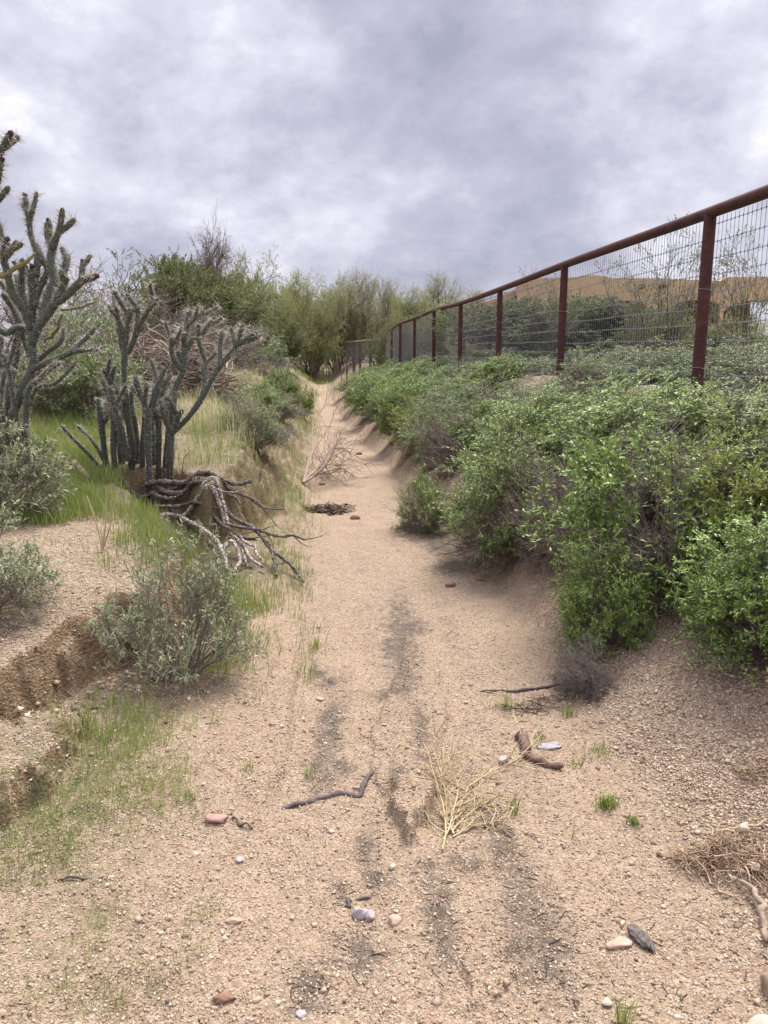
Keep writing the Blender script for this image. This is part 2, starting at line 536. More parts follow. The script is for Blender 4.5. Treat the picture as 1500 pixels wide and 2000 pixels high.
def mat_bark(name, a, b, scale=60, rough=.9, bumpd=.003):
    t = NT(name); v = t.coord()
    n = t.noise(v, scale, 5, .65)
    c = t.ramp(n, [(.3, a), (.68, b)])
    c = t.mix(t.math('MULTIPLY', t.attr('tint'), .35), c, tuple(min(1, x * 1.6) for x in b))
    return t.done(t.bsdf(c, rough, .2, t.bump(n, .6, bumpd)))


def mat_rust():
    t = NT('rusted_steel'); v = t.coord()
    n = t.noise(v, 9, 6, .65); n2 = t.noise(v, 70, 4, .6)
    c = t.ramp(n, [(.3, (.034, .011, .012)), (.55, (.062, .019, .018)), (.75, (.115, .040, .028))])
    c = t.mix(t.math('MULTIPLY', t.ramp(n2, [(.5, 0.), (.7, 1.)]), .45), c, (.13, .055, .038))
    return t.done(t.bsdf(c, .72, .35, t.bump(n2, .35, .002)))


def mat_plain(name, col, rough=.7, metal=0.0, spec=.4, var=.25, scale=20):
    t = NT(name); v = t.coord()
    n = t.noise(v, scale, 5, .6)
    c = t.ramp(n, [(.3, tuple(x * (1 - var) for x in col)), (.7, tuple(min(1, x * (1 + var)) for x in col))])
    return t.done(t.bsdf(c, rough, spec, t.bump(n, .3, .004), metal))


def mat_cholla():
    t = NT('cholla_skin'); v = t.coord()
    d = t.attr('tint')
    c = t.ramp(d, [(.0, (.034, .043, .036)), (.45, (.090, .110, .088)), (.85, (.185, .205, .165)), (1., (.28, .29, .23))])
    c = t.mix(t.math('MULTIPLY', t.ramp(t.noise(v, 5, 4, .6), [(.45, 0.), (.7, 1.)]), .5), c, (.11, .095, .075))
    age = t.attr('age')
    c = t.mix(t.math('MULTIPLY', age, t.ramp(t.noise(v, 16, 4, .6), [(.3, .5), (.6, 1.)])), c, (.060, .043, .034))
    return t.done(t.bsdf(c, .75, .25, t.bump(t.noise(v, 120, 3, .6), .4, .003)))


M_GROUND = mat_ground()
M_RUST = mat_rust()
M_WIRE = mat_plain('galvanised_wire', (.23, .235, .25), .5, .4, .5, .2)
M_TWIG = mat_bark('grey_twig', (.085, .068, .060), (.235, .195, .170), 60)
M_TWIGDK = mat_bark('dark_twig', (.035, .028, .026), (.12, .098, .088), 60)
M_DEAD = mat_bark('weathered_wood', (.085, .060, .045), (.30, .23, .18), 45)
M_BARK = mat_bark('tree_bark', (.05, .042, .034), (.15, .125, .10), 12)
M_STRAW = mat_leaf('straw', (0.320, 0.232, 0.124), (0.448, 0.344, 0.200), (0.560, 0.456, 0.288), .15, .7, .25, .1)
M_DRYGRASS = mat_leaf('dry_grass_blade', (0.168, 0.207, 0.062), (0.470, 0.426, 0.224), (0.739, 0.672, 0.470), .25, .7, .2, .1)
M_GRASS = mat_leaf('grass_blade', (0.111, 0.163, 0.036), (0.215, 0.267, 0.072), (0.390, 0.416, 0.156), .35, .5, .3, .15)
M_LEAFY = mat_leaf('green_leaf', (0.070, 0.126, 0.023), (0.176, 0.277, 0.056), (0.383, 0.484, 0.131), .18, .45, .4, .4, (0.267, 0.302, 0.086))
M_SAGE = mat_leaf('sage_leaf', (0.089, 0.131, 0.050), (0.215, 0.289, 0.121), (0.420, 0.488, 0.247), .16, .55, .35, .4, (0.252, 0.299, 0.105))
M_YELLOW = mat_leaf('yellow_green_leaf', (0.147, 0.203, 0.035), (0.259, 0.322, 0.063), (0.420, 0.462, 0.126), .3, .5, .35, .2)
M_OLIVE = mat_leaf('olive_leaf', (.115, .140, .068), (.235, .265, .145), (.42, .44, .30), .2, .6, .3, .15)
M_PALO = mat_leaf('palo_verde_twig', (0.168, 0.195, 0.083), (0.280, 0.304, 0.131), (0.440, 0.448, 0.224), .3, .7, .2, .4, (0.320, 0.320, 0.160))
M_PALOPALE = mat_leaf('pale_twig', (0.230, 0.223, 0.142), (0.338, 0.331, 0.209), (0.486, 0.466, 0.317), .3, .7, .2, .2)
M_MESQ = mat_leaf('mesquite_leaf', (.080, .098, .040), (.165, .188, .080), (.285, .305, .145), .25, .6, .25, .4, (.21, .215, .10))
M_DEADTWIG = mat_leaf('dead_twig', (.12, .092, .078), (.215, .172, .148), (.34, .285, .245), .05, .8, .15, .25, (.17, .14, .13))
M_CHOLLA = mat_cholla()
M_SPINE = mat_leaf('spine', (.30, .26, .21), (.46, .42, .35), (.66, .61, .53), .1, .6, .3, .05)
M_BUD = mat_plain('cholla_bud', (.055, .024, .024), .8)
M_STONE = mat_plain('pink_stone', (.38, .27, .21), .85, 0, .3, .25, 30)
M_STONEGREY = mat_plain('grey_stone', (.33, .29, .28), .85, 0, .3, .25, 30)
M_STONEPALE = mat_plain('pale_stone', (.46, .36, .28), .85, 0, .3, .2, 30)
M_STONERED = mat_plain('red_stone', (.33, .19, .16), .85, 0, .3, .25, 30)
M_CLOD = mat_plain('earth_clod', (.22, .135, .09), .95, 0, .1, .35, 40)
M_STUCCO = mat_plain('tan_stucco', (.45, .335, .21), .9, 0, .2, .10, 3)

# ------------------------------------------------------------------ ground and path
STAINS = [(785, 1250, 40, 110), (640, 1440, 40, 110), (858, 1790, 45, 120), (600, 1930, 55, 70), (820, 1420, 25, 60),
          (612, 1910, 42, 30), (590, 1975, 45, 22), (868, 1850, 34, 48), (835, 1690, 30, 16), (790, 1325, 34, 30), (762, 1268, 24, 30), (632, 1408, 22, 20),
          (655, 1500, 55, 26), (622, 1312, 26, 18), (772, 1512, 30, 18), (1050, 1840, 95, 110), (922, 1690, 50, 22), (662, 1740, 22, 30), (790, 1225, 60, 20),
          (715, 1650, 30, 50), (700, 1860, 60, 60), (650, 1330, 40, 12), (770, 1345, 60, 20), (730, 1720, 40, 26), (900, 1010, 20, 12), (850, 1060, 40, 40), (870, 1110, 40, 26)]
GRASS_PX = {}
SHRUB_SPOTS = []        # (x, y, r) collected for the litter under shrubs


def ground_attrs(x, y, z):
    grit = np.clip(.5 + .55 * fbm(x * .9, y * .9, 101, 3), 0, 1)
    t = x - xr(y)
    grit = np.maximum(grit * .8, smooth(-.1, .25, t) * .95)
    sandy = np.exp(-((x - xr(y) + .10) / .10) ** 2) * smooth(2.2, 2.5, y) * 1.0
    strip = smooth(0, .06, xl(y) - x) * smooth(.45, .25, xl(y) - x) * smooth(2.0, 2.6, y)
    grit = np.clip(grit * (1 - .8 * np.maximum(sandy, strip * .8)), 0, 1)
    bank = smooth(.0, .15, xb(y) - x)
    grit = np.maximum(grit, bank * .85)
    grit *= smooth(16, 5, np.hypot(x, y)) * .75 + .25
    stain = np.zeros_like(x)
    for px, py, rx, ry in STAINS:
        c = gpt(px, py); e1 = gpt(px + rx, py); e2 = gpt(px, py - ry)
        a = max(abs(e1[0] - c[0]), .02); b = max(abs(e2[1] - c[1]), .02)
        stain = np.maximum(stain, np.exp(-.8 * (((x - c[0]) / a) ** 2 + ((y - c[1]) / b) ** 2)))
    q = (x - xl(y)) / np.maximum(xr(y) - xl(y), .2)
    stain = np.maximum(stain, .9 * (np.exp(-((q - .30) / .10) ** 2) + np.exp(-((q - .60) / .09) ** 2)) * smooth(.52, .72, .5 + .5 * fbm(x * 2.6 + 4, y * 1.1, 181, 4)) * smooth(6, 4, y))
    moss = .9 * smooth(.1, .5, xl(y) - x) * smooth(4.2, 2.4, y) * np.clip(.5 + 1.2 * fbm(x * 1.6, y * 1.6, 111, 3), 0, 1)
    moss = np.maximum(moss, smooth(-.05, .2, xl(y) - x) * smooth(4.6, 5.4, y) * np.clip(.75 + 1.1 * fbm(x * .7, y * .7, 121, 3), 0, 1))
    moss = np.maximum(moss, smooth(-.3, .3, np.abs(x - .5 * (xl(y) + xr(y))) - .4) * smooth(24, 34, y))
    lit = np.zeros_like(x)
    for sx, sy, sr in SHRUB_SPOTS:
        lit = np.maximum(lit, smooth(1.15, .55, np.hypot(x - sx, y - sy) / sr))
    return {'grit': grit, 'stain': stain, 'moss': moss, 'litter': lit}


def build_ground():
    r = [.25]
    while r[-1] < 900:
        q = 1.04 if r[-1] < 1.15 else 1.0062 if r[-1] < 9 else 1.011 if r[-1] < 25 else 1.03 if r[-1] < 90 else 1.15
        r.append(r[-1] * q)
    r = np.array(r)
    fr = np.arange(-38, 38.01, .115)
    a = np.radians(np.concatenate([fr, np.arange(41, 320, 3.0)]))
    X = r[:, None] * np.sin(a); Yy = r[:, None] * np.cos(a)
    x, y = X.ravel(), Yy.ravel()
    z = H(x, y)
    Z = z.reshape(X.shape)
    nr, na = X.shape
    # steepness
    P = np.stack([X, Yy, Z], -1)
    e1 = np.gradient(P, axis=0); e2 = np.gradient(P, axis=1)
    nz = np.abs(norm(np.cross(e1, e2))[..., 2])
    at_ = ground_attrs(x, y, z)
    face = smooth(.80, .55, nz.ravel()) * smooth(60, 40, y) * smooth(40, 20, np.hypot(x, y))
    at_['face'] = face * (x < xl(y) - .1) + face * .55 * (x >= xr(y) + .05)
    idx = np.arange(nr * na).reshape(nr, na)
    A = idx[:-1]; B = idx[1:]
    Q = np.stack([A, B, np.roll(B, -1, 1), np.roll(A, -1, 1)], -1).reshape(-1, 4)
    cx = x[Q].mean(1); cy = y[Q].mean(1)
    on = (cx > xl(cy)) & (cx < xr(cy)) & (cy < 44) & (cy > -3)
    V = np.stack([x, y, z], -1)
    for name, sel in (('ground', ~on), ('path', on)):
        q = Q[sel]; used, inv = np.unique(q, return_inverse=True)
        me = mesh_np(name, V[used], inv.reshape(-1, 4), None, M_GROUND, {k: v[used] for k, v in at_.items()}, True)
        tag(link(name, me), kind='structure')


# ------------------------------------------------------------------ plants


def dir_mask(D, seed, lo, hi):
    """Patchiness over a crown: some sides leafless."""
    az = np.arctan2(D[:, 1], D[:, 0]); e = D[:, 2]
    return smooth(lo, hi, fbm(az * 1.6 + 9, e * 3.2 + seed, seed, 3))


def shrub(name, seed, r, h, mat_twig, mat_lf, n=48, ch=6, gch=5, lf=10, ln=.03, wd=.009, bare=(-.9, -.5), lance=True, low=.15, fine=0, wander=.16, thick=1.0):
    rng = R0(seed)
    az = rng.uniform(0, 2 * np.pi, n)
    el = np.arccos(rng.uniform(low * .4, 1, n))
    D = np.stack([np.sin(el) * np.cos(az), np.sin(el) * np.sin(az), np.cos(el)], -1)
    lump = 1 + .26 * fbm(az * 1.5 + 3, D[:, 2] * 3.0, seed + 5, 2)
    reach = 1.05 * lump / np.sqrt((np.sin(el) / r) ** 2 + (np.cos(el) / h) ** 2)
    S = np.stack([rng.randn(n) * r * .10, rng.randn(n) * r * .10, np.full(n, -.03)], -1)
    P1 = grow(rng, S, D + [0, 0, .25], reach * .92, 7, wander * .6, -.05)
    L1 = reach
    P2, L2, i2 = sprout(rng, P1, L1, ch, .45, 1., 40, .27, 5, wander, .08)
    P3, L3, i3 = sprout(rng, P2, L2, gch, .25, 1., 45, .48, 4, wander, .12)
    g = Geo()
    tw = lambda k: rng.rand(k)
    rad = .0065 * (r / .5) ** .5 * thick
    g.add(*(lambda t: (t[0], t[1], None, t[2]))(tubes(P1, np.linspace(1, .45, 7)[None] * rad, 4, tw(len(P1)))))
    g.add(*(lambda t: (t[0], t[1], None, t[2]))(tubes(P2, np.linspace(.48, .25, 5)[None] * rad, 3, tw(len(P2)))))
    g.add(*(lambda t: (t[0], t[1], None, t[2]))(tubes(P3, np.linspace(.28, .14, 4)[None] * rad, 3, tw(len(P3)))))
    if fine:
        P4, L4, i4 = sprout(rng, P3, L3, fine, .2, 1., 50, .7, 3, wander * 1.4, 0)
        g.add(*(lambda t: (t[0], t[1], None, t[2]))(tubes(P4, np.linspace(.2, .09, 3)[None] * rad, 3, tw(len(P4)))))
    me_tw = g.mesh(name + '_stems', mat_twig)
    me_lf = None
    if lf:
        S3, D3, k3 = along(rng, P3, lf, .1, 1.02)
        par = i2[i3[k3]]
        rel = S3 / np.array([r, r, h]); rr = np.linalg.norm(rel, axis=1)
        keep = rng.rand(len(S3)) < (.06 + .94 * dir_mask(norm(S3), seed + 9, *bare)) * smooth(.50, .82, rr) * (.12 + .88 * smooth(.06, .40, rel[:, 2] + .12 * rng.randn(len(S3))))
        S3, D3 = S3[keep], D3[keep]
        branch_t = rng.rand(len(P1))[par[keep]]
        tint = np.clip(.25 * branch_t + .55 * rng.rand(len(S3)) + .12, 0, 1)
        V, Q, T, A = leaves(rng, S3, D3, ln, wd, .75, .25, tint, lance)
        me_lf = Geo().add(V, Q, T, A).mesh(name + '_leaves', mat_lf)
    return me_tw, me_lf


PROTO = {}


def plant(kind, name, label, cat, x, y, rz, s, group=None, z=None, tilt=(0, 0), sink=.02):
    """The first of a kind gets its own tree of parts, the others are copies of it."""
    z = float(H(np.array([x]), np.array([y]))[0]) - sink if z is None else z
    s = (s, s, s) if isinstance(s, (int, float)) else s
    tw, lf, names = PROTO[kind]
    if not isinstance(tw, bpy.types.Object):
        o = thing(name, label, cat, (x, y, z), rz, s, group)
        o.rotation_euler = (tilt[0], tilt[1], rz)
        link(names[0], tw, o)
        if lf is not None: link(names[1], lf, o)
        PROTO[kind] = (o, None, names)
        return o
    o = dup(tw, label, (x, y, z), rz, s, group, tilt)
    o.name = name
    o['category'] = cat
    return o


def tree(name, seed, h, r, mat_bk, mat_tw, trunks=4, limbs=6, br=6, tw=6, fan=3, slv=7, sl=.12, sw=.02, spread=38, up=.12, low=.12, trunk_r=.07, bare=False):
    """A multi-stemmed desert tree: limbs that fork four times, ending in fine twigs and slivers."""
    rng = R0(seed)
    az = np.arange(trunks) / trunks * 2 * np.pi + rng.uniform(0, 1.2, trunks)
    D = np.stack([np.cos(az) * r / h * .75, np.sin(az) * r / h * .75, np.ones(trunks)], -1)
    S = np.stack([np.cos(az) * .08, np.sin(az) * .08, np.full(trunks, -.1)], -1)
    L1 = h * rng.uniform(.55, .8, trunks)
    P1 = grow(rng, S, D, L1, 8, .13, .02)
    P2, L2, _ = sprout(rng, P1, L1, limbs, low, 1., spread, .5, 6, .14, up)
    P3, L3, _ = sprout(rng, P2, L2, br, .2, 1., spread, .5, 5, .15, up * .7)
    P4, L4, _ = sprout(rng, P3, L3, tw, .15, 1., spread + 4, .55, 4, .17, up * .6)
    g = Geo()
    ad = lambda t: g.add(t[0], t[1], None, t[2])
    ad(tubes(P1, np.linspace(1, .4, 8)[None] * trunk_r, 7, rng.rand(len(P1))))
    ad(tubes(P2, np.linspace(.42, .18, 6)[None] * trunk_r, 5, rng.rand(len(P2))))
    ad(tubes(P3, np.linspace(.2, .1, 5)[None] * trunk_r, 3, rng.rand(len(P3))))
    me_t = g.mesh(name + '_trunk', mat_bk, True)
    c = Geo()
    t = tubes(P4, np.linspace(.075, .03, 4)[None] * trunk_r * (1.3 if bare else 1), 3, np.clip(rng.rand(len(P4)) * .7, 0, 1)); c.add(t[0], t[1], None, t[2])
    if fan:
        P5, L5, i5 = sprout(rng, P4, L4, fan, .2, 1., 34, .7, 3, .12, up * .5)
        t = tubes(P5, np.linspace(.035, .014, 3)[None] * trunk_r * (1.3 if bare else 1), 3, rng.rand(len(P5))); c.add(t[0], t[1], None, t[2])
        src = P5
    else:
        src = P4
    if slv:
        S5, D5, k = along(rng, src, slv, .05, 1.05)
        clump = .5 + .5 * fbm(S5[:, 0] * 1.5 + 7, S5[:, 2] * 1.5 + S5[:, 1] * 1.1, seed + 3, 3)
        keep = rng.rand(len(S5)) < np.clip(.25 + 1.1 * clump, 0, 1)
        S5, D5, clump = S5[keep], D5[keep], clump[keep]
        V, Q, T, A = leaves(rng, S5, D5, sl, sw, .45, .12, np.clip(.55 * clump + .5 * rng.rand(len(S5)) - .05, 0, 1), False, .15)
        c.add(V, Q, T, A)
    return me_t, c.mesh(name + '_crown', mat_tw)


def stick_mesh(name, pts, rad, mat, seed=1, sides=7, n=26, knob=.18, gnarl=.006, branches=0):
    """One crooked stick through these points."""
    rng = R0(seed)
    P = resample(np.array(pts, float), n)
    P = P + gnarl * np.stack([np.interp(np.arange(n), np.linspace(0, n - 1, 9), rng.randn(9)) for _ in range(3)], -1)
    rr = np.array(rad if np.ndim(rad) else [rad, rad * .6], float)
    Rr = np.interp(np.linspace(0, 1, n), np.linspace(0, 1, len(rr)), rr) * (1 + knob * rng.randn(n))
    Rr[0] *= .5; Rr[-1] *= .35
    g = Geo()
    V, Q, A = tubes(P[None], Rr[None], sides, rng.rand(1))
    V = V + rng.randn(*V.shape) * np.repeat(np.abs(Rr), sides)[:, None] * .10
    g.add(V, Q, np.concatenate([[[0, i + 1, i] for i in range(1, sides - 1)], [[(n - 1) * sides, (n - 1) * sides + i, (n - 1) * sides + i + 1] for i in range(1, sides - 1)]]), A)
    if branches:
        Ln = np.array([np.linalg.norm(np.diff(P, axis=0), axis=1).sum()])
        P2, L2, _ = sprout(rng, P[None], Ln, branches, .3, 1., 35, .3, 5, .2)
        t = tubes(P2, np.linspace(.5, .15, 5)[None] * rr.mean(), 4); g.add(t[0], t[1], None, t[2])
    return g.mesh(name, mat, True)


def resample(P, n):
    d = np.concatenate([[0], np.cumsum(np.linalg.norm(np.diff(P, axis=0), axis=1))])
    # smooth a little (Catmull-Rom by dense sampling)
    if len(P) > 2:
        Q = [P[0]]
        for i in range(len(P) - 1):
            p0 = P[max(i - 1, 0)]; p1 = P[i]; p2 = P[i + 1]; p3 = P[min(i + 2, len(P) - 1)]
            for t in np.linspace(0, 1, 9)[1:]:
                Q.append(.5 * ((2 * p1) + (-p0 + p2) * t + (2 * p0 - 5 * p1 + 4 * p2 - p3) * t * t + (-p0 + 3 * p1 - 3 * p2 + p3) * t ** 3))
        P = np.array(Q)
        d = np.concatenate([[0], np.cumsum(np.linalg.norm(np.diff(P, axis=0), axis=1))])
    s = np.linspace(0, d[-1], n)
    return np.stack([np.interp(s, d, P[:, k]) for k in range(3)], -1)


def stone_mesh(name, size, mat, seed, sub=3, rough=.22, ang=True):
    rng = R0(seed)
    bm = bmesh.new(); bmesh.ops.create_icosphere(bm, subdivisions=sub, radius=1)
    pl = [(norm(rng.randn(3)), rng.uniform(.55, .9)) for _ in range(9)] if ang else []
    for v in bm.verts:
        p = np.array(v.co)
        for n_, d in pl:
            e = p @ n_ - d
            if e > 0: p = p - n_ * e * .92
        f = 1 + rough * float(fbm(np.array([p[0] * 2 + seed]), np.array([p[1] * 2 + p[2] * 1.7]), seed % 90 + 200, 3)[0])
        v.co = Vector(p * f * np.array(size))
    me = bpy.data.meshes.new(name); bm.to_mesh(me); bm.free()
    me.materials.append(mat)
    me.polygons.foreach_set('use_smooth', np.ones(len(me.polygons), bool))
    return me


def blades(rng, XY, hgt, wid, lean=.5, tint=None, base_z=None):
    n = len(XY)
    z = H(XY[:, 0], XY[:, 1]) if base_z is None else base_z
    S = np.stack([XY[:, 0], XY[:, 1], z - .004], -1)
    az = rng.uniform(0, 2 * np.pi, n)
    d = np.stack([np.cos(az), np.sin(az), np.zeros(n)], -1); sv = np.stack([-np.sin(az + .6), np.cos(az + .6), np.zeros(n)], -1)
    l = rng.uniform(.1, 1., n)[:, None] * lean; h = np.broadcast_to(hgt, (n,))[:, None]; w = np.broadcast_to(wid, (n,))[:, None] * .5
    m = S + h * (.55 * np.array([0, 0, 1.]) + .35 * l * d)
    tip = S + h * ((1 - .25 * l) * np.array([0, 0, 1.]) + 1.0 * l * d)
    V = np.stack([S - sv * w, S + sv * w, m + sv * w * .8, m - sv * w * .8, tip], 1).reshape(-1, 3)
    b = np.arange(n)[:, None] * 5
    t = rng.rand(n) if tint is None else tint
    return V, b + [[0, 1, 2, 3]], b + [[3, 2, 4]], np.repeat(t, 5)


def sample_poly(rng, poly, dens, clump=None):
    P = np.asarray(poly); lo = P.min(0); hi = P.max(0)
    n = int((hi - lo).prod() * dens)
    xy = rng.uniform(lo - .05, hi + .05, (n, 2))
    d = poly_dist(xy[:, 0], xy[:, 1], P)
    soft = min(.14 * np.sqrt(np.prod(hi - lo)), .24)
    xy = xy[d + soft * (1.6 * fbm(xy[:, 0] * 3, xy[:, 1] * 3, 161, 3) + .5 * rng.randn(n)) > soft * .35]
    if clump:
        k = np.clip(.62 + .8 * clump[2] * fbm(xy[:, 0] * clump[0] * 1.6, xy[:, 1] * clump[0] * 1.6, clump[1], 3), .03, 1) ** 1.5
        xy = xy[rng.rand(len(xy)) < k]
    return xy

# ------------------------------------------------------------------ which shrub stands where
# kind, name, label, category, x, y, scale (radius, radius, height), group
RB = 'shrubs on the bank below the fence'
SHRUBS = [
    # right bank, near to far
    ('leafy', 'green_shrub', 'largest leafy bright green shrub with bare twigs showing inside, nearest on the right bank', 1.50, 4.02, (.96, .96, 1.05), RB),
    ('leafy2', 'green_shrub', 'low bright green clump at the foot of the largest right bank shrub', 1.12, 3.62, (.42, .42, .48), RB),
    ('yellow', 'yellow_green_shrub', 'yellow green small-leaved shrub at the right edge of the picture', 1.92, 3.80, (.78, .78, 1.0), RB),
    ('leafy2', 'green_shrub', 'bright leafy shrub low at the right edge, above the gravel slope', 1.66, 3.08, (.62, .62, .50), RB),
    ('sage', 'sage_shrub', 'pale sage green shrub at the foot of the nearest fence post, at the right edge', 2.12, 4.55, (1.25, 1.2, .95), RB),
    ('leafy2', 'green_shrub', 'green shrub rising behind the largest right bank shrub', 1.95, 4.75, (.90, .90, .95), RB),
    ('dead', 'dead_shrub', 'low grey leafless twiggy shrub at the left foot of the largest green shrub', .92, 3.28, (.27, .27, .28), RB),
    ('dead', 'dead_shrub', 'low grey leafless twigs on the gravel under the right edge shrub', 1.60, 3.02, (.28, .28, .20), RB),
    ('twiggy', 'green_shrub', 'rounded green shrub with a dark twiggy belly hanging over the wash', .98, 5.45, (1.0, .95, 1.05), RB),
    ('sage2', 'sage_shrub', 'grey green shrub behind the gap between the two biggest rounded shrubs', 1.72, 5.45, (.85, .85, .85), RB),
    ('dead', 'dead_shrub', 'dark bare twigs between the two biggest rounded shrubs', 1.22, 4.78, (.60, .60, .62), RB),
    ('leafy', 'green_shrub', 'small green shrub low on the sand at the left of the rounded shrub', .40, 6.65, (.50, .50, .58), RB),
    ('leafy2', 'green_shrub', 'soft green shrub high on the bank between the two nearest fence posts', 1.75, 6.0, (1.15, 1.1, .92), RB),
    ('leafy2', 'green_shrub', 'broad green shrub above the rounded twiggy shrub', 1.32, 6.5, (1.0, 1.0, .85), RB),
    ('sage2', 'sage_shrub', 'dusty shrub just under the second fence post', 1.98, 7.5, (1.2, 1.15, .8), RB),
    ('dead', 'dead_shrub', 'grey leafless dome of twigs halfway along the right bank', .78, 8.1, (.70, .65, .8), RB),
    ('leafy', 'green_shrub', 'dark green shrub touching the grey leafless dome on its right', 1.15, 8.0, (.8, .8, .82), RB),
    ('sage2', 'sage_shrub', 'pale shrub above the grey leafless dome', 1.22, 9.3, (1.15, 1.1, .95), RB),
    ('yellow', 'yellow_green_shrub', 'upright yellow green bush at the edge of the wash beside the grey leafless dome', .36, 10.3, (.62, .62, .95), RB),
    ('dead', 'dead_shrub', 'small grey bush behind the upright yellow green bush', .62, 10.7, (.6, .6, .6), RB),
    ('leafy2', 'green_shrub', 'low green shrub in front of the third fence post', 1.50, 10.8, (1.3, 1.2, .72), RB),
    ('leafy2', 'green_shrub', 'green shrub behind the upright yellow green bush, halfway up the bank', .72, 12.0, (1.15, 1.1, .95), RB),
    ('sage2', 'sage_shrub', 'shrub below the fourth fence post', 1.22, 13.2, (1.3, 1.2, .85), RB),
    ('leafy', 'green_shrub', 'fresh green shrub overhanging a bare cut of the right bank', .14, 14.2, (.85, .85, .9), RB),
    ('sage', 'sage_shrub', 'grey green shrub between the fresh green overhanging one and the fence', .72, 15.6, (1.4, 1.3, .95), RB),
    ('yellow', 'yellow_green_shrub', 'light green shrub in the far half of the right bank', .05, 17.2, (1.0, 1.0, .95), RB),
    ('leafy2', 'green_shrub', 'wide green shrub below the sixth fence post', .48, 18.6, (1.7, 1.6, 1.1), RB),
    ('dead', 'dead_shrub', 'grey bush at the far end of the right bank beside the wash', -.72, 21.4, (.7, .7, .9), RB),
    ('leafy', 'green_shrub', 'green shrub at the far end of the right bank, where the wash narrows', -.30, 22.0, (1.3, 1.3, 1.2), RB),
    ('dead', 'dead_shrub', 'purplish grey twigs among the farthest shrubs of the right bank', .05, 21.0, (.7, .7, .8), RB),
    ('leafy2', 'green_shrub', 'farthest wide green shrub below the fence corner', -.35, 25.0, (2.0, 1.8, 1.25), RB),
    ('leafy2', 'green_shrub', 'green shrub hanging over the toe of the bank just past the upright yellow green bush', .16, 11.9, (.62, .62, .75), RB),
    ('sage', 'sage_shrub', 'low sage mound hugging the slope right of the upright yellow green bush', .78, 9.7, (.95, .9, .8), RB),
    ('leafy', 'green_shrub', 'small green shrub at the toe of the bank left of the grey leafless dome', .46, 8.7, (.55, .5, .6), RB),
    ('leafy2', 'green_shrub', 'mid green mound halfway between the fourth fence post and the wash', .62, 13.6, (1.1, 1.0, .8), RB),
    ('sage2', 'sage_shrub', 'dusty mound on the slope below the third fence post', 1.05, 11.4, (1.1, 1.0, .75), RB),
    ('leafy2', 'green_shrub', 'soft green mound over the narrow stretch of the wash, right side', -.18, 16.2, (.9, .9, .85), RB),
    ('leafy2', 'green_shrub', 'green mound below the fifth fence post', .75, 17.0, (1.4, 1.3, .8), RB),
    ('leafy2', 'green_shrub', 'green mound overhanging the wash near its narrowest point', -.50, 19.3, (1.1, 1.1, .9), RB),
    ('sage', 'sage_shrub', 'pale green mound below the seventh fence post', .30, 20.6, (1.5, 1.4, .9), RB),
    ('leafy2', 'green_shrub', 'green mound before the narrow young tree at the fence corner', -.10, 23.6, (1.6, 1.5, .9), RB),
    ('sage', 'sage_shrub', 'sage mound directly above the rounded twiggy shrub, below the second post', 1.55, 7.0, (1.1, 1.0, .75), RB),
    ('leafy2', 'green_shrub', 'green mound above the largest right bank shrub, below the nearest post', 1.85, 5.2, (1.1, 1.0, .8), RB),
    ('sage', 'sage_shrub', 'sage shrub just past the right edge on the upper gravel slope', 2.45, 3.7, (1.1, 1.1, .9), RB),
    ('leafy2', 'green_shrub', 'green shrub just past the right edge, closest to the camera', 2.1, 2.75, (.8, .8, .7), RB),
    # left side
    ('olive', 'olive_shrub', 'pale olive long-leaved shrub in the foreground at the left of the wash', -.93, 3.30, (.66, .66, .98), None),
    ('olive2', 'olive_shrub', 'pale leafy shrub at the left edge of the picture below the cactus', -2.42, 4.65, (.8, .8, .85), None),
    ('olive2', 'olive_shrub', 'loose sprawling green plant low at the left edge on the bare bank', -1.78, 3.25, (.62, .6, .52), None),
    ('sage', 'sage_shrub', 'rounded pale green shrub behind the middle cholla', -3.15, 8.2, (1.3, 1.2, 1.0), None),
    ('twiggy2', 'grey_green_shrub', 'grey green shrub on the edge of the left bank beside the wash', -1.36, 7.9, (.70, .66, .58), None),
    ('leafy2', 'green_shrub', 'small green bush on the dry grass slope of the left bank', -2.05, 15.5, (.75, .7, .65), None),
    ('yellow', 'green_bush', 'feathery green bush leaning over the wash where it narrows', -1.72, 15.6, (.62, .62, .85), None),
    ('sage2', 'sage_shrub', 'grey shrub at the top of the left bank, before the dark trees', -3.4, 19.8, (1.9, 1.8, .95), None),
    ('leafy', 'green_shrub', 'dark green shrub left of the grey one at the top of the left bank', -4.05, 19.0, (1.9, 1.8, 1.05), None),
    ('dead', 'dead_shrub', 'small dark twiggy bush at the right foot of the grey shrub on the left bank', -2.75, 18.6, (.8, .8, .7), None),
    ('dead', 'dead_shrub', 'tall brown leafless thicket behind the left edge cactus', -4.35, 9.6, (2.3, 2.0, 1.7), None),
    ('dead', 'dead_shrub', 'grey leafless thicket behind the brush pile', -3.75, 12.8, (2.2, 2.0, 1.3), None),
    ('dead', 'dead_shrub', 'grey leafless bush right of the brush pile under the dark green tree', -3.5, 15.5, (1.9, 1.8, 1.2), None),
    ('leafy2', 'green_shrub', 'low green bush under the middle cholla on the grass slope', -2.0, 11.6, (.8, .8, .35), None),
    ('twiggy2', 'grey_green_shrub', 'small thin shrub on the eroded lip of the left bank', -1.75, 12.4, (.8, .8, .55), None),
]
for s_ in SHRUBS:
    SHRUB_SPOTS.append((s_[3], s_[4], .5 * s_[5][0]))
SHRUB_SPOTS += [(-1.3, 5.0, .5)]

build_ground()

# ------------------------------------------------------------------ shrub kinds
NM = ('branches', 'foliage')


def both(kind, *a, **k):
    tw, lf = shrub(kind, *a, **k)
    PROTO[kind] = (tw, lf, NM)


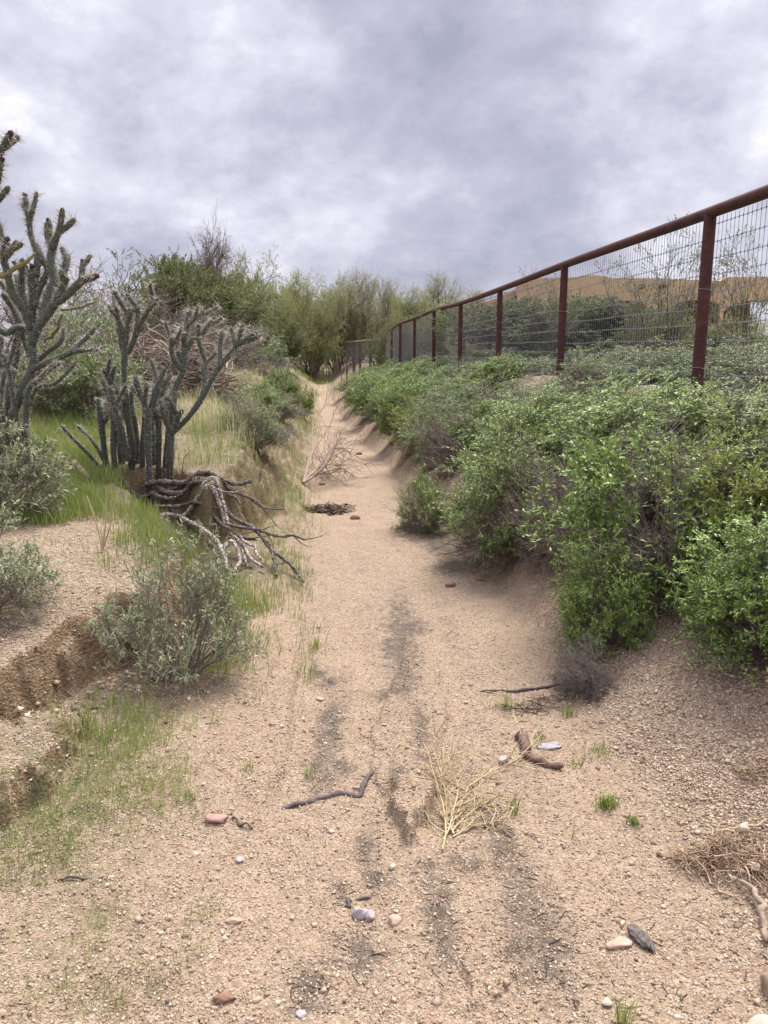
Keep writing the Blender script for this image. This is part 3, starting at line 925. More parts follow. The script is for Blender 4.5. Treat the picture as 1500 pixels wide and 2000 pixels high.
both('leafy', 3, .5, 1.0, M_TWIG, M_LEAFY, n=110, ch=6, gch=6, lf=13, ln=.036, wd=.0115, bare=(-.22, .06), fine=1)
both('leafy2', 4, .5, 1.0, M_TWIG, M_LEAFY, n=100, ch=6, gch=6, lf=14, ln=.034, wd=.011, bare=(-.8, -.4))
both('sage', 5, .5, 1.0, M_TWIG, M_SAGE, n=110, ch=6, gch=6, lf=14, ln=.025, wd=.0085, bare=(-.7, -.3))
both('sage2', 6, .5, 1.0, M_TWIG, M_SAGE, n=100, ch=6, gch=6, lf=14, ln=.024, wd=.008, bare=(-.5, -.1), fine=1)
both('twiggy', 7, .5, 1.0, M_TWIG, M_LEAFY, n=130, ch=6, gch=6, lf=13, ln=.025, wd=.0090, bare=(-.42, -.05), fine=1)
both('twiggy2', 8, .5, 1.0, M_TWIG, M_SAGE, n=90, ch=6, gch=6, lf=9, ln=.028, wd=.008, bare=(-.35, .15), fine=1)
both('yellow', 9, .5, 1.0, M_TWIG, M_YELLOW, n=80, ch=6, gch=6, lf=14, ln=.024, wd=.0095, bare=(-.8, -.4), low=.3)
both('olive', 10, .46, .62, M_TWIG, M_OLIVE, n=50, ch=6, gch=4, lf=7, ln=.040, wd=.0085, bare=(-.6, -.1), low=.75, wander=.13)
both('olive2', 11, .5, .75, M_TWIG, M_OLIVE, n=54, ch=6, gch=4, lf=9, ln=.046, wd=.010, bare=(-.7, -.2), low=.2)
both('dead', 12, .5, 1.0, M_DEADTWIG, None, n=80, ch=7, gch=5, lf=0, fine=1, wander=.24, thick=1.35)

rr_ = R0(5)
for kind, nm, label, x, y, s, grp in SHRUBS:
    if grp == RB and y > 8: x = max(x, float(xr(y)) + .5 * s[0] * .95 + .12)
    if grp == RB:
        zg = float(H(np.array([x]), np.array([y]))[0])
        s = (s[0] * .98, s[1] * .98, min(s[2], max(.38, ((1.46 if y < 4.4 else 1.06 + .40 * float(np.clip((x - xr(y)) / (xf(y) - xr(y)), 0, 1)) ** .8) - zg) / 1.20)))
    o = plant(kind, nm, label, 'shrub', x, y, rr_.uniform(0, 6.28), s, grp)
    if grp == RB:                       # the bank's shrubs lean out over the wash
        o.rotation_euler = (Matrix.Rotation(-.34 if y > 4 else -.16, 3, 'Y') @ Matrix.Rotation(o.rotation_euler.z, 3, 'Z')).to_euler()

# ------------------------------------------------------------------ fence
def box(g, a, b, w, t=None):
    """A square bar from a to b."""
    P = np.array([[a, b]], float); V, Q, A = tubes(P, np.array([[w, w]]), 4); g.add(V, Q, [[0, 2, 1], [0, 3, 2], [4, 5, 6], [4, 6, 7]], A)


def fence_run(root, posts, z_top, z_bot, sides_post=16, rad=.041, step=.05, knots=3, rail_name='top_rail', first_bay=0):
    """posts: (x, y) in plan; one post part each, one rail and one wire panel per bay."""
    n = len(posts)
    for i in range(n):
        x, y = posts[i]
        P = np.array([[[x, y, z_bot[i] - .25], [x, y, .5 * (z_bot[i] + z_top[i])], [x, y, z_top[i] - rad * .2]]])
        g = Geo(); V, Q, A = tubes(P, np.full((1, 3), rad), sides_post); g.add(V, Q, None, A)
        p = link('post', g.mesh('post', M_RUST, True), root)
        # wire ties that hold the mesh
        for f in (.22, .62):
            tie = Geo()
            zt = z_bot[i] + f * (z_top[i] - z_bot[i])
            th = np.linspace(0, 2 * np.pi, 17)
            ring = np.stack([x + (rad + .003) * np.cos(th), y + (rad + .003) * np.sin(th), zt + .004 * np.sin(th * 2)], -1)
            V, Q, A = tubes(ring[None], np.full((1, 17), .0022), 4); tie.add(V, Q, None, A)
            link('wire_tie', tie.mesh('wire_tie', M_WIRE), p)
    pts = np.array([[posts[i][0], posts[i][1], z_top[i]] for i in range(n)])
    P = resample(pts, (n - 1) * 6 + 1)
    g = Geo(); V, Q, A = tubes(P[None], np.full((1, len(P)), rad * .98), 16)
    m = len(V); g.add(V, Q, [[0, k + 1, k] for k in range(1, 15)] + [[m - 16, m - 16 + k, m - 16 + k + 1] for k in range(1, 15)], A)
    link(rail_name, g.mesh(rail_name, M_RUST, True), root)
    for i in range(first_bay, n - 1):
        a = np.array([*posts[i], 0]); b = np.array([*posts[i + 1], 0]); Ln = np.linalg.norm(b - a)
        off = np.array([(b - a)[1], -(b - a)[0], 0]) / Ln * (rad + .004)
        g = Geo(); u = np.arange(step * .5, Ln, step) / Ln
        zt = z_top[i] + (z_top[i + 1] - z_top[i]) * u - rad * .8; zb = z_bot[i] + (z_bot[i + 1] - z_bot[i]) * u - .03
        xy = a[None] + (b - a)[None] * u[:, None] + off
        rng = R0(900 + i)
        j = rng.randn(len(u)) * .0025
        P = np.stack([np.stack([xy[:, 0], xy[:, 1], zb], -1), np.stack([xy[:, 0], xy[:, 1] + j, .5 * (zb + zt)], -1), np.stack([xy[:, 0], xy[:, 1], zt], -1)], 1)
        V, Q, A = tubes(P, np.full(P.shape[:2], .0020), 3); g.add(V, Q, None, A)
        hz = np.arange(.02, min(z_top[i] - z_bot[i], z_top[i + 1] - z_bot[i + 1]), .115)
        uu = np.linspace(0, 1, 9)
        for h in hz:
            w = h / (z_top[i] - z_bot[i])
            zz = (z_bot[i] + (z_bot[i + 1] - z_bot[i]) * uu) * (1 - w) + (z_top[i] + (z_top[i + 1] - z_top[i]) * uu) * w
            Ph = a[None] + (b - a)[None] * uu[:, None] + off
            Ph[:, 2] = zz + .004 * rng.randn(9); Ph[:, 0] += .0015
            V, Q, A = tubes(Ph[None], np.full((1, 9), .0025), 3); g.add(V, Q, None, A)
            if i < knots:
                K = a[None] + (b - a)[None] * u[:, None] + off
                K[:, 2] = np.interp(u, uu, Ph[:, 2])
                kk = np.stack([K - [0, 0, .010], K, K + [0, 0, .010]], 1)
                V, Q, A = tubes(kk, np.array([[.0022, .0050, .0022]]).repeat(len(K), 0), 4); g.add(V, Q, None, A)
        link('wire_mesh', g.mesh('wire_mesh', M_WIRE), root)


# measured along the photograph: post x and rail y in its pixels
meas = [(1388, 415), (1103, 517), (977, 565), (900, 592), (848, 606), (810, 622), (782, 632), (765, 643), (752, 650)]
S_POST = 3.05
posts, zt = [], []
for i, (px, py) in enumerate(meas):
    Y = 5.55 + S_POST * i * .995
    p = at(px, py, Y)
    posts.append((p[0], p[1])); zt.append(p[2])
posts.insert(0, (posts[0][0] + .305, 5.55 - S_POST)); zt.insert(0, zt[0] + .02)
zb = [float(H(np.array([x]), np.array([y]))[0]) for x, y in posts]
zb = [max(b, t - 1.36) for b, t in zip(zb, zt)]
fr_ = thing('fence', 'long rust-brown pipe fence with wire mesh running along the right bank', 'fence', (0, 0, 0))
fence_run(fr_, posts, zt, zb, knots=4)
# the far end of the fence: a lower run that turns the corner
f2 = thing('fence', 'short low run of rust-brown pipe and mesh fence at the far corner beyond the bush', 'fence', (0, 0, 0))
c0 = at(677, 669, 33.0); c1 = at(698, 668, 31.6); c2 = at(703, 668, 30.6); c3 = at(723, 667, 29.3); c4 = at(745, 666, 28.2)
cp = [c0, at(692, 668.5, 31.7), at(703, 668, 30.6), c3, c4]
zt2 = [p[2] for p in cp]; zb2 = [t - 1.32 for t in zt2]
fence_run(f2, [(p[0], p[1]) for p in cp], zt2, zb2, 10, .045, .075, 0)
f3 = thing('fence', 'rust-brown rail and mesh running back from the far fence corner', 'fence', (0, 0, 0))
cp = [at(690, 668, 34.5), at(722, 664, 38), at(745, 661, 42)]
fence_run(f3, [(p[0], p[1]) for p in cp], [p[2] for p in cp], [p[2] - 1.3 for p in cp], 10, .045, .1, 0)
f4 = thing('fence', 'rust-brown inner fence seen through the mesh, below the left end of the tan house', 'fence', (0, 0, 0))
cp = [at(906, 641, 18.5), at(957, 637, 17.0), at(1010, 628, 20.5)]
fence_run(f4, [(p[0], p[1]) for p in cp], [p[2] for p in cp], [p[2] - 1.3 for p in cp], 12, .045, .08, 0)
f5 = thing('wooden_fence', 'low grey weathered picket fence across the far end of the path', 'fence', (0, 0, 0))
rng = R0(77)
for i in range(16):
    px = 606 + i * 4.6
    b = at(px, 727, 41.5); zg = float(H(b[None, 0], b[None, 1])[0])
    hgt = rng.uniform(.75, 1.05)
    g = Geo(); P = np.array([[[b[0], b[1], zg - .1], [b[0] + rng.randn() * .02, b[1], zg + hgt * .5], [b[0] + rng.randn() * .05, b[1], zg + hgt]]])
    V, Q, A = tubes(P, np.array([[.035, .033, .025]]), 6, rng.rand(1)); g.add(V, Q, [[12, 13, 14], [12, 14, 15], [12, 15, 16], [12, 16, 17]], A)
    link('picket', g.mesh('picket', M_DEAD, False), f5)
g = Geo()
for dz in (.35, .7):
    P = np.array([[at(600 + k * 15, 727, 41.55) for k in range(6)]]); P[..., 2] = H(P[0, :, 0], P[0, :, 1]) + dz
    V, Q, A = tubes(P, np.full((1, 6), .012), 5); g.add(V, Q, None, A)
link('rail', g.mesh('rail', M_DEAD), f5)

# ------------------------------------------------------------------ the tan adobe house beyond the fence
def extrude(poly, d, mat, name, bevel=.06):
    """poly: list of (x, z) in the facade plane, d deep along +y."""
    bm = bmesh.new()
    vs = [bm.verts.new((x, 0, z)) for x, z in poly]
    f = bm.faces.new(vs)
    r = bmesh.ops.extrude_face_region(bm, geom=[f])
    for v in r['geom']:
        if isinstance(v, bmesh.types.BMVert): v.co.y += d
    bmesh.ops.recalc_face_normals(bm, faces=bm.faces)
    if bevel:
        es = [e for e in bm.edges if e.calc_length() > .35]
        bmesh.ops.bevel(bm, geom=es, offset=bevel, segments=3, affect='EDGES', clamp_overlap=True)
    bmesh.ops.triangulate(bm, faces=[f for f in bm.faces if len(f.verts) > 4])
    me = bpy.data.meshes.new(name); bm.to_mesh(me); bm.free(); me.materials.append(mat)
    return me


HY = 31.0
hz0 = float(H(np.array([7.]), np.array([31.]))[0])
house = thing('adobe_house', 'tan stucco adobe house with stepped parapets and dark arched openings beyond the fence', 'house', (0, HY, 0))
hp = lambda px, py, Y=HY: (lambda p: (float(p[0]), float(p[2])))(at(px, py, Y))
top = [hp(*q) for q in [(1011, 554), (1041, 548), (1044, 543), (1100, 542), (1127, 541), (1136, 538), (1160, 537), (1184, 539), (1190, 543), (1276, 543), (1350, 546), (1405, 549), (1421, 541), (1560, 540), (1566, 536), (1700, 536)]]


def arch(c, half, py_top, n=9):
    """right to left along the foot of the wall"""
    cx, zt_ = hp(c, py_top); hw = half / 1500 * HY * 1.0
    zsp = zt_ - hw * .28
    pts = [(cx + hw, hz0)]
    for k in range(n + 1):
        a = math.pi * k / n
        pts.append((cx + hw * math.cos(a), zsp + (zt_ - zsp) * math.sin(a)))
    pts.append((cx - hw, hz0))
    return pts


bottom = [(top[-1][0], hz0 - .5)]
for c, hf in ((1660, 36), (1540, 46)): pass
for c, hf, pt in ((1500, 82, 586), (1362, 44, 586), (1222, 38, 587), (1140, 30, 588)):
    a = arch(c, hf, pt)
    bottom += [(a[0][0], hz0 - .5)] + a[1:-1] + [(a[-1][0], hz0 - .5)]
bottom.append((top[0][0], hz0 - .5))
link('porch_wall', extrude(top + bottom, .45, M_STUCCO, 'porch_wall'), house)
M_DARK = mat_plain('porch_timber', (.055, .036, .026), .8)
M_GLASS = mat_plain('blue_window_glass', (.06, .09, .14), .12, 0, .6, .2, 1)
x0, x1 = hp(1011, 590)[0], hp(1466, 590, HY + 3.4)[0]
zr_ = hp(1300, 556)[1]
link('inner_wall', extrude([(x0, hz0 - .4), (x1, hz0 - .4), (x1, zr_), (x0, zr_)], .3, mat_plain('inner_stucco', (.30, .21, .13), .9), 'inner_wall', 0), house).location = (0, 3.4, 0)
zc = hp(1300, 578)[1]
roof = link('porch_roof', extrude([(x0 + .05, zc), (x1 + 6.5, zc), (x1 + 6.5, zc + .14), (x0 + .05, zc + .14)], 2.9, M_DARK, 'porch_roof', 0), house)
roof.location = (0, .452, 0)
for px in (1342, 1392, 1238, 1150):
    w = link('window', extrude([(hp(px - 14, 600)[0], hz0 + .6), (hp(px + 14, 600)[0], hz0 + .6), (hp(px + 14, 600)[0], hz0 + 2.1), (hp(px - 14, 600)[0], hz0 + 2.1)], .08, M_DARK, 'window', 0), house)
    w.location = (0, 3.31, 0)
    g = link('pane', extrude([(hp(px - 12, 600)[0], hz0 + .7), (hp(px + 12, 600)[0], hz0 + .7), (hp(px + 12, 600)[0], hz0 + 2.0), (hp(px - 12, 600)[0], hz0 + 2.0)], .02, M_GLASS, 'pane', 0), w)
    g.location = (0, -.022, 0)
# left wing stepping down and back
for (pl, dy) in (([(981, 575), (1013, 563), (1013, 560), (1060, 560)], .5), ([(956, 586), (984, 579), (1000, 578)], 1.2), ([(925, 590), (958, 588), (970, 588)], 2.0)):
    t_ = [hp(a, b, HY + dy) for a, b in pl]
    poly = t_ + [(t_[-1][0], hz0 - .5), (t_[0][0], hz0 - .5)]
    w = link('wing_wall', extrude(poly, 4.0, M_STUCCO, 'wing_wall'), house); w.location = (0, dy, 0)
for px, py, dy in ((968, 594, 1.2), (1008, 581, .5), (1028, 580, .5), (1250, 560, 0), (1290, 560, 0)):
    c = at(px, py, HY + dy)
    g = Geo(); V, Q, A = tubes(np.array([[[c[0], dy + .1, c[2]], [c[0], dy - .45, c[2] - .02]]]), np.full((1, 2), .085), 10)
    g.add(V, Q, [[10, 10 + k, 11 + k] for k in range(1, 9)], A)
    link('roof_beam', g.mesh('roof_beam', M_DARK, False), house)

# ------------------------------------------------------------------ trees
TREE_KINDS = {
    'palo': tree('palo', 21, 5.0, 1.9, M_BARK, M_PALO, 5, 7, 7, 6, 3, 9, .15, .025, 42, .07),
    'palo_b': tree('palo_b', 22, 4.6, 2.1, M_BARK, M_PALO, 6, 7, 6, 6, 3, 9, .15, .025, 44, .05),
    'pale': tree('pale', 23, 5.2, 1.8, M_BARK, M_PALOPALE, 4, 6, 6, 6, 4, 4, .12, .014, 42, .08, .2, .085, True),
    'mesq': tree('mesq', 24, 4.2, 2.2, M_BARK, M_MESQ, 6, 8, 7, 7, 2, 24, .13, .038, 42, .05, .06),
    'mesq_b': tree('mesq_b', 25, 3.6, 2.4, M_BARK, M_MESQ, 7, 8, 7, 6, 2, 20, .12, .034, 46, .03, .04),
    'dense': tree('dense', 28, 3.6, 1.3, M_BARK, M_MESQ, 6, 8, 7, 7, 2, 16, .12, .045, 40, .05, .04),
    'bare': tree('bare', 26, 6.0, 1.1, M_BARK, M_DEADTWIG, 1, 15, 9, 7, 4, 0, .1, .01, 44, -.03, .5, .13, True),
}
for k, v in TREE_KINDS.items(): PROTO[k] = (v[0], v[1], ('trunk', 'crown'))
BASEH = {'palo': 5.0, 'palo_b': 4.6, 'pale': 5.2, 'mesq': 4.2, 'mesq_b': 3.6, 'dense': 3.6, 'bare': 6.0}
BASER = {'palo': 1.9, 'palo_b': 2.1, 'pale': 1.8, 'mesq': 2.2, 'mesq_b': 2.4, 'dense': 1.3, 'bare': 1.3}
TG = 'desert trees at the end of the wash'
TREES = [
    # kind, centre px, top py, half width px, Y, name, label
    ('bare', 394, 446, 20, 27.5, 'bare_tree', 'tall thin bare-topped tree sticking up above the dark green tree'),
    ('dense', 375, 520, 72, 25.5, 'mesquite_tree', 'dense dark green tree under the tall bare tree'),
    ('dense', 335, 520, 40, 22.5, 'mesquite_tree', 'small dark green tree at the left of the dense one'),
    ('dense', 415, 572, 60, 23.5, 'mesquite_tree', 'low olive green tree at the right foot of the dense dark one'),
    ('palo', 470, 511, 48, 32, 'palo_verde_tree', 'pale feathery tree just right of the dense dark green tree'),
    ('palo_b', 520, 558, 45, 38, 'palo_verde_tree', 'low pale tree in the dip right of the feathery one'),
    ('palo', 566, 545, 44, 43, 'palo_verde_tree', 'rounded pale green tree straight above the left edge of the path end'),
    ('palo_b', 612, 566, 46, 40, 'palo_verde_tree', 'broad dull green tree above the far end of the path'),
    ('palo', 655, 556, 46, 45, 'palo_verde_tree', 'upright grey green tree left of the tall pale bare one'),
    ('pale', 698, 525, 48, 44, 'palo_verde_tree', 'tallest pale half-bare tree behind the end of the path'),
    ('pale', 748, 542, 45, 47, 'palo_verde_tree', 'pale spreading half-bare tree right of the tallest one'),
    ('palo', 800, 574, 46, 42, 'palo_verde_tree', 'dull green tree above the far stretch of the fence'),
    ('pale', 868, 535, 54, 46, 'palo_verde_tree', 'pale fan-shaped tree rising over the middle of the fence rail'),
    ('palo_b', 925, 590, 55, 40, 'palo_verde_tree', 'grey green tree left of the tan house, behind the fence'),
    ('mesq_b', 545, 616, 62, 31, 'mesquite_tree', 'low dark olive tree overhanging the left of the clearing'),
    ('palo_b', 600, 606, 58, 46, 'mesquite_tree', 'broad olive tree straight behind the end of the path'),
    ('palo_b', 655, 622, 56, 48, 'mesquite_tree', 'shadowy bushy tree over the far picket fence'),
    ('palo_b', 745, 612, 60, 50, 'palo_verde_tree', 'green bushy tree behind the far fence corner'),
    ('palo_b', 700, 590, 60, 52, 'palo_verde_tree', 'broad olive tree above the short low run of fence'),
    ('palo_b', 860, 612, 70, 38, 'palo_verde_tree', 'broad green tree seen through the middle bays of the mesh'),
    ('mesq_b', 500, 628, 52, 26, 'mesquite_tree', 'low bushy tree behind the grey shrub of the left bank'),
    ('mesq_b', 775, 630, 60, 36, 'mesquite_tree', 'low dark tree seen through the farthest bays of the mesh'),
    # between fence and house
    ('dense', 1035, 596, 80, 17, 'mesquite_tree', 'dense green tree below the house wall, between the second and third posts'),
    ('dense', 1130, 594, 70, 15, 'mesquite_tree', 'round green tree behind the second fence post'),
    ('dense', 1215, 595, 85, 14, 'mesquite_tree', 'green tree in the middle of the widest bay of mesh'),
    ('mesq_b', 1300, 616, 80, 12.5, 'mesquite_tree', 'olive tree with pale bare branches left of the nearest post'),
    ('palo_b', 1455, 625, 90, 12, 'palo_verde_tree', 'brownish thin tree right of the nearest post'),
    ('mesq_b', 1385, 640, 70, 10.5, 'mesquite_tree', 'low green bush behind the nearest post'),
    ('palo_b', 950, 640, 55, 24, 'palo_verde_tree', 'grey green bush behind the third and fourth posts'),
]
rr_ = R0(8)
for kind, px, py, hw, Y, nm, label in TREES:
    p = at(px, py - (14 if kind == 'pale' else 7 if kind == 'palo' else 0), Y)
    zg = float(H(p[None, 0], p[None, 1])[0])
    sz = (p[2] - zg) / BASEH[kind] * 1.02
    sx = hw / 1500 * Y / BASER[kind]
    plant(kind, nm, label, 'tree', float(p[0]), float(p[1]), rr_.uniform(0, 6.28), (sx, sx, sz), TG if Y > 20 else 'trees between the fence and the house', zg)

for i in range(6):
    px = 780 + i * 110 + 20 * math.sin(i * 3.1); Y = 60 + 6 * math.sin(i * 1.7)
    p = at(px, 640 - 12 * math.sin(i * 2.3), Y); zg = float(H(p[None, 0], p[None, 1])[0])
    plant(['palo_b', 'mesq_b', 'palo'][i % 3], 'far_tree', 'dull green tree in the far row beyond the fence and the clearing', 'tree', float(p[0]), float(p[1]), i * 1.3, (2.1, 2.1, (p[2] - zg) / 4.0), 'far row of trees', zg)
for i, (px, Y, kd, lb) in enumerate(((1010, 13.5, 'sage', 'low pale shrub just behind the mesh left of the second post'), (1150, 10.2, 'sage', 'low grey green shrub just behind the mesh right of the second post'),
                                     (1260, 8.6, 'sage2', 'dusty low shrub just behind the mesh of the widest bay'), (1345, 7.6, 'sage', 'low grey green shrub behind the mesh, left of the nearest post'),
                                     (1430, 7.2, 'sage', 'pale shrub behind the mesh, right of the nearest post'), (1500, 6.2, 'sage2', 'grey green shrub behind the mesh at the right edge'),
                                     (930, 17.5, 'sage', 'grey green low shrub behind the mesh near the fourth post'), (860, 22, 'sage', 'low grey green shrub behind the mesh near the fifth post'))):
    p = at(px, 690, Y); x_ = max(float(p[0]), float(xf(Y)) + .45)
    plant(kd, 'sage_shrub' if kd[0] == 's' else 'green_shrub', lb, 'shrub', x_, Y, i * 1.9, (1.0 + .03 * Y, 1.0 + .03 * Y, .34), 'low shrubs behind the fence mesh')

# thin green tree growing against the far fence
PROTO['thin'] = (*tree('thin', 27, 2.4, .5, M_BARK, M_MESQ, 4, 6, 6, 5, 2, 8, .06, .02, 26, .1, .03, .03), ('trunk', 'crown'))
p = at(737, 640, 24.5); zg = float(H(p[None, 0], p[None, 1])[0])
plant('thin', 'young_tree', 'narrow yellow green young tree in front of the fence corner', 'tree', float(p[0]), float(p[1]), .4, (.55, .55, (p[2] - zg) / 2.3), None, zg)

# creosote: sparse wands with leaf tufts at their ends
def creosote(name, seed, h, r, n=16):
    rng = R0(seed)
    az = rng.uniform(0, 6.28, n); k = np.sqrt(rng.uniform(.03, 1, n)) * r / h
    D = np.stack([np.cos(az) * k, np.sin(az) * k, np.ones(n)], -1)
    L1 = h * rng.uniform(.6, 1.05, n)
    P1 = grow(rng, np.stack([rng.randn(n) * .06, rng.randn(n) * .06, np.full(n, -.05)], -1), D, L1, 9, .10, 0)
    P2, L2, i2 = sprout(rng, P1, L1, 5, .35, 1., 34, .26, 5, .15, .1)
    P3, L3, i3 = sprout(rng, P2, L2, 4, .3, 1., 42, .42, 4, .15, .1)
    g = Geo()
    for P, w0, w1, sd_ in ((P1, .011, .004, 5), (P2, .004, .002, 3), (P3, .0022, .0012, 3)):
        t = tubes(P, np.linspace(w0, w1, P.shape[1])[None], sd_, rng.rand(len(P))); g.add(t[0], t[1], None, t[2])
    S, Dd, _ = along(rng, P3, 11, .35, 1.05)
    V, Q, T, A = leaves(rng, S, Dd, .042, .019, .8, .1, None, False)
    return g.mesh(name + '_b', M_TWIGDK), Geo().add(V, Q, T, A).mesh(name + '_f', mat_leaf('creosote_leaf', (.095, .11, .05), (.155, .175, .085), (.25, .27, .15), .3, .6))


PROTO['creo'] = (*creosote('creo', 31, 2.6, .8), NM)
for px, py, Y, w, lb in ((245, 505, 11.5, 1.0, 'tall airy creosote bush against the sky, left of the dark green tree'),
                         (200, 540, 12.5, .9, 'thin creosote bush behind the left edge cactus'),
                         (282, 545, 13.0, .7, 'airy creosote bush touching the left side of the dark green tree'),
                         (1325, 470, 9.0, .55, 'sparse tall creosote sprigs above the house roof, left of the nearest post'),
                         (1470, 466, 8.4, .55, 'sparse creosote sprigs at the right edge behind the mesh'),
                         (1255, 535, 10.0, .6, 'thin creosote with pale stems in the middle of the widest mesh bay'),
                         (1085, 545, 12.0, .5, 'thin creosote sprig over the house roof by the second post')):
    p = at(px, py, Y); zg = float(H(p[None, 0], p[None, 1])[0])
    plant('creo', 'creosote_bush', lb, 'bush', float(p[0]), float(p[1]), px * .37, (w, w, (p[2] - zg) / 2.6), 'airy creosote bushes', zg)

# blue agave by the inner fence
g = Geo(); rng = R0(41)
for k in range(34):
    a = k * 2.4; e = .25 + .95 * (k / 34)
    d = np.array([math.cos(a) * math.cos(e), math.sin(a) * math.cos(e), math.sin(e)]); sv = np.array([-math.sin(a), math.cos(a), 0])
    l = .62; b = np.array([0, 0, .05])
    V = [b - sv * .03, b + sv * .03, b + d * l * .5 + sv * .045, b + d * l * .5 - sv * .045, b + d * l + np.array([0, 0, -.03])]
    g.add(V, [[0, 1, 2, 3]], [[3, 2, 4]], rng.rand())
p = at(990, 636, 16.5)
o = link('agave', g.mesh('agave', mat_leaf('agave_blade', (.05, .10, .11), (.08, .15, .15), (.13, .20, .19), .05, .5)), None, (p[0], p[1], p[2] - .3))
tag(o, 'blue green spiky agave beside the third fence post, below the house', 'agave')
g = Geo(); V, Q, A = tubes(np.array([[[0, 0, -.9], [0, 0, 0.1]]]), np.array([[.08, .06]]), 8); g.add(V, Q, None, A)
link('stem', g.mesh('stem', M_BARK), o)

# ------------------------------------------------------------------ chollas
def cholla_stem(rng, P, r0, r1, age0=0.0, ribs=8, pitch=.034):
    """One cylindrical joint chain with raised tubercles; returns its skin and its spines."""
    Ln = np.linalg.norm(np.diff(P, axis=0), axis=1).sum()
    n = max(8, int(Ln / .0075)); C = resample(P, n)
    s = np.linspace(0, Ln, n)
    sides = 16
    T = norm(np.gradient(C, axis=0)); ref = np.array([0., 1, 0]) if abs(norm(C[-1] - C[0])[1]) < .8 else np.array([1., 0, 0])
    U = norm(np.cross(T, ref)); W = np.cross(T, U)
    th = np.arange(sides) / sides * 2 * np.pi
    R = np.interp(s, [0, Ln], [r0, r1]) * (1 + .08 * np.sin(s * 17 + rng.rand() * 6))
    R *= np.clip((Ln - s) / (r1 * 1.0), .05, 1) ** .5
    k = math.pi / pitch
    ph = rng.rand() * 6
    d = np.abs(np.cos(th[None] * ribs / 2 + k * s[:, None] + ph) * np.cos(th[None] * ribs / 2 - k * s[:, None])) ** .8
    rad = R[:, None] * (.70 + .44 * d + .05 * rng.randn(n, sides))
    V = C[:, None] + rad[..., None] * (np.cos(th)[None, :, None] * U[:, None] + np.sin(th)[None, :, None] * W[:, None])
    idx = np.arange(n * sides).reshape(n, sides); a = idx[:-1]; b = idx[1:]
    Q = np.stack([a, np.roll(a, -1, 1), np.roll(b, -1, 1), b], -1).reshape(-1, 4)
    age = np.clip(age0 - s[:, None] / .5 + .1 * rng.randn(n, sides), 0, 1)
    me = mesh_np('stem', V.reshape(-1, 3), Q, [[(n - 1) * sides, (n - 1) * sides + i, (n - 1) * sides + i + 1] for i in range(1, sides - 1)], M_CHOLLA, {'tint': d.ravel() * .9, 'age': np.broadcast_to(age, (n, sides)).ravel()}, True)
    m = int(Ln / pitch * ribs * 7)
    si = rng.randint(0, n - 1, m); ti = rng.rand(m) * 2 * np.pi
    near = d[si, (ti / (2 * np.pi) * sides).astype(int) % sides]
    ok = near > .35; si, ti = si[ok], ti[ok]
    o = np.cos(ti)[:, None] * U[si] + np.sin(ti)[:, None] * W[si]
    S = C[si] + o * (R[si] * 1.02)[:, None]
    D = norm(o + .75 * rng.randn(len(si), 3) * .6 + T[si] * .35)
    tipf = .65 + .75 * smooth(.5, 1, si / n)
    l = (rng.uniform(.014, .034, len(si)) * tipf * (1.0 + .5 * (age0 < .5)))[:, None]
    sv = norm(np.cross(D, rng.randn(len(si), 3))) * (.0010 + .0012 * smooth(.3, .9, si / n))[:, None]
    Vs = np.stack([S - sv, S + sv, S + D * l], 1).reshape(-1, 3)
    sp = mesh_np('spines', Vs, None, np.arange(len(si) * 3).reshape(-1, 3), M_SPINE, {'tint': np.repeat(rng.rand(len(si)), 3)})
    return me, sp


def cholla(name, label, base, stems, extra, seed, buds=()):
    """stems: (pixel path from root to tip, radius root, radius tip, age, depth at root, depth at tip)"""
    rng = R0(seed)
    root = thing(name, label, 'cactus', tuple(base))
    for path, r0, r1, age, d0, d1 in stems:
        n = len(path); Y = np.linspace(d0, d1, n) + base[1]
        P = at([q[0] for q in path], [q[1] for q in path], Y)
        if age >= 1: P[0, 2] = float(H(P[:1, 0], P[:1, 1])[0]) - .05
        me, sp = cholla_stem(rng, P - np.array(base), r0, r1, age)
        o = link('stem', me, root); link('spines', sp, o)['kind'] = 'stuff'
        if r1 > .016 and age < 1.2:      # short side joints
            Pd = resample(P - np.array(base), 20)
            for _ in range(extra if age < .5 else extra + 1):
                i0 = rng.randint(9 if age < .5 else 13, 19); tn = norm(Pd[i0] - Pd[i0 - 1]); sd_ = norm(np.cross(tn, rng.randn(3)))
                d = norm(tn * .6 + sd_ * .8 + np.array([0, 0, .25])); l = rng.uniform(.07, .20)
                J = np.array([Pd[i0], Pd[i0] + d * l * .5 + [0, 0, .01], Pd[i0] + d * l + [0, 0, .035]])
                me, sp = cholla_stem(rng, J, r1 * .9, r1 * .78, 0)
                o = link('stem', me, root); link('spines', sp, o)['kind'] = 'stuff'
    for px, py, d in buds:
        p = at(px, py, base[1] + d) - np.array(base)
        bm = stone_mesh('bud', (.017, .017, .018), M_BUD, seed + int(px), 2, .6, False)
        link('bud', bm, root, tuple(p))
    return root


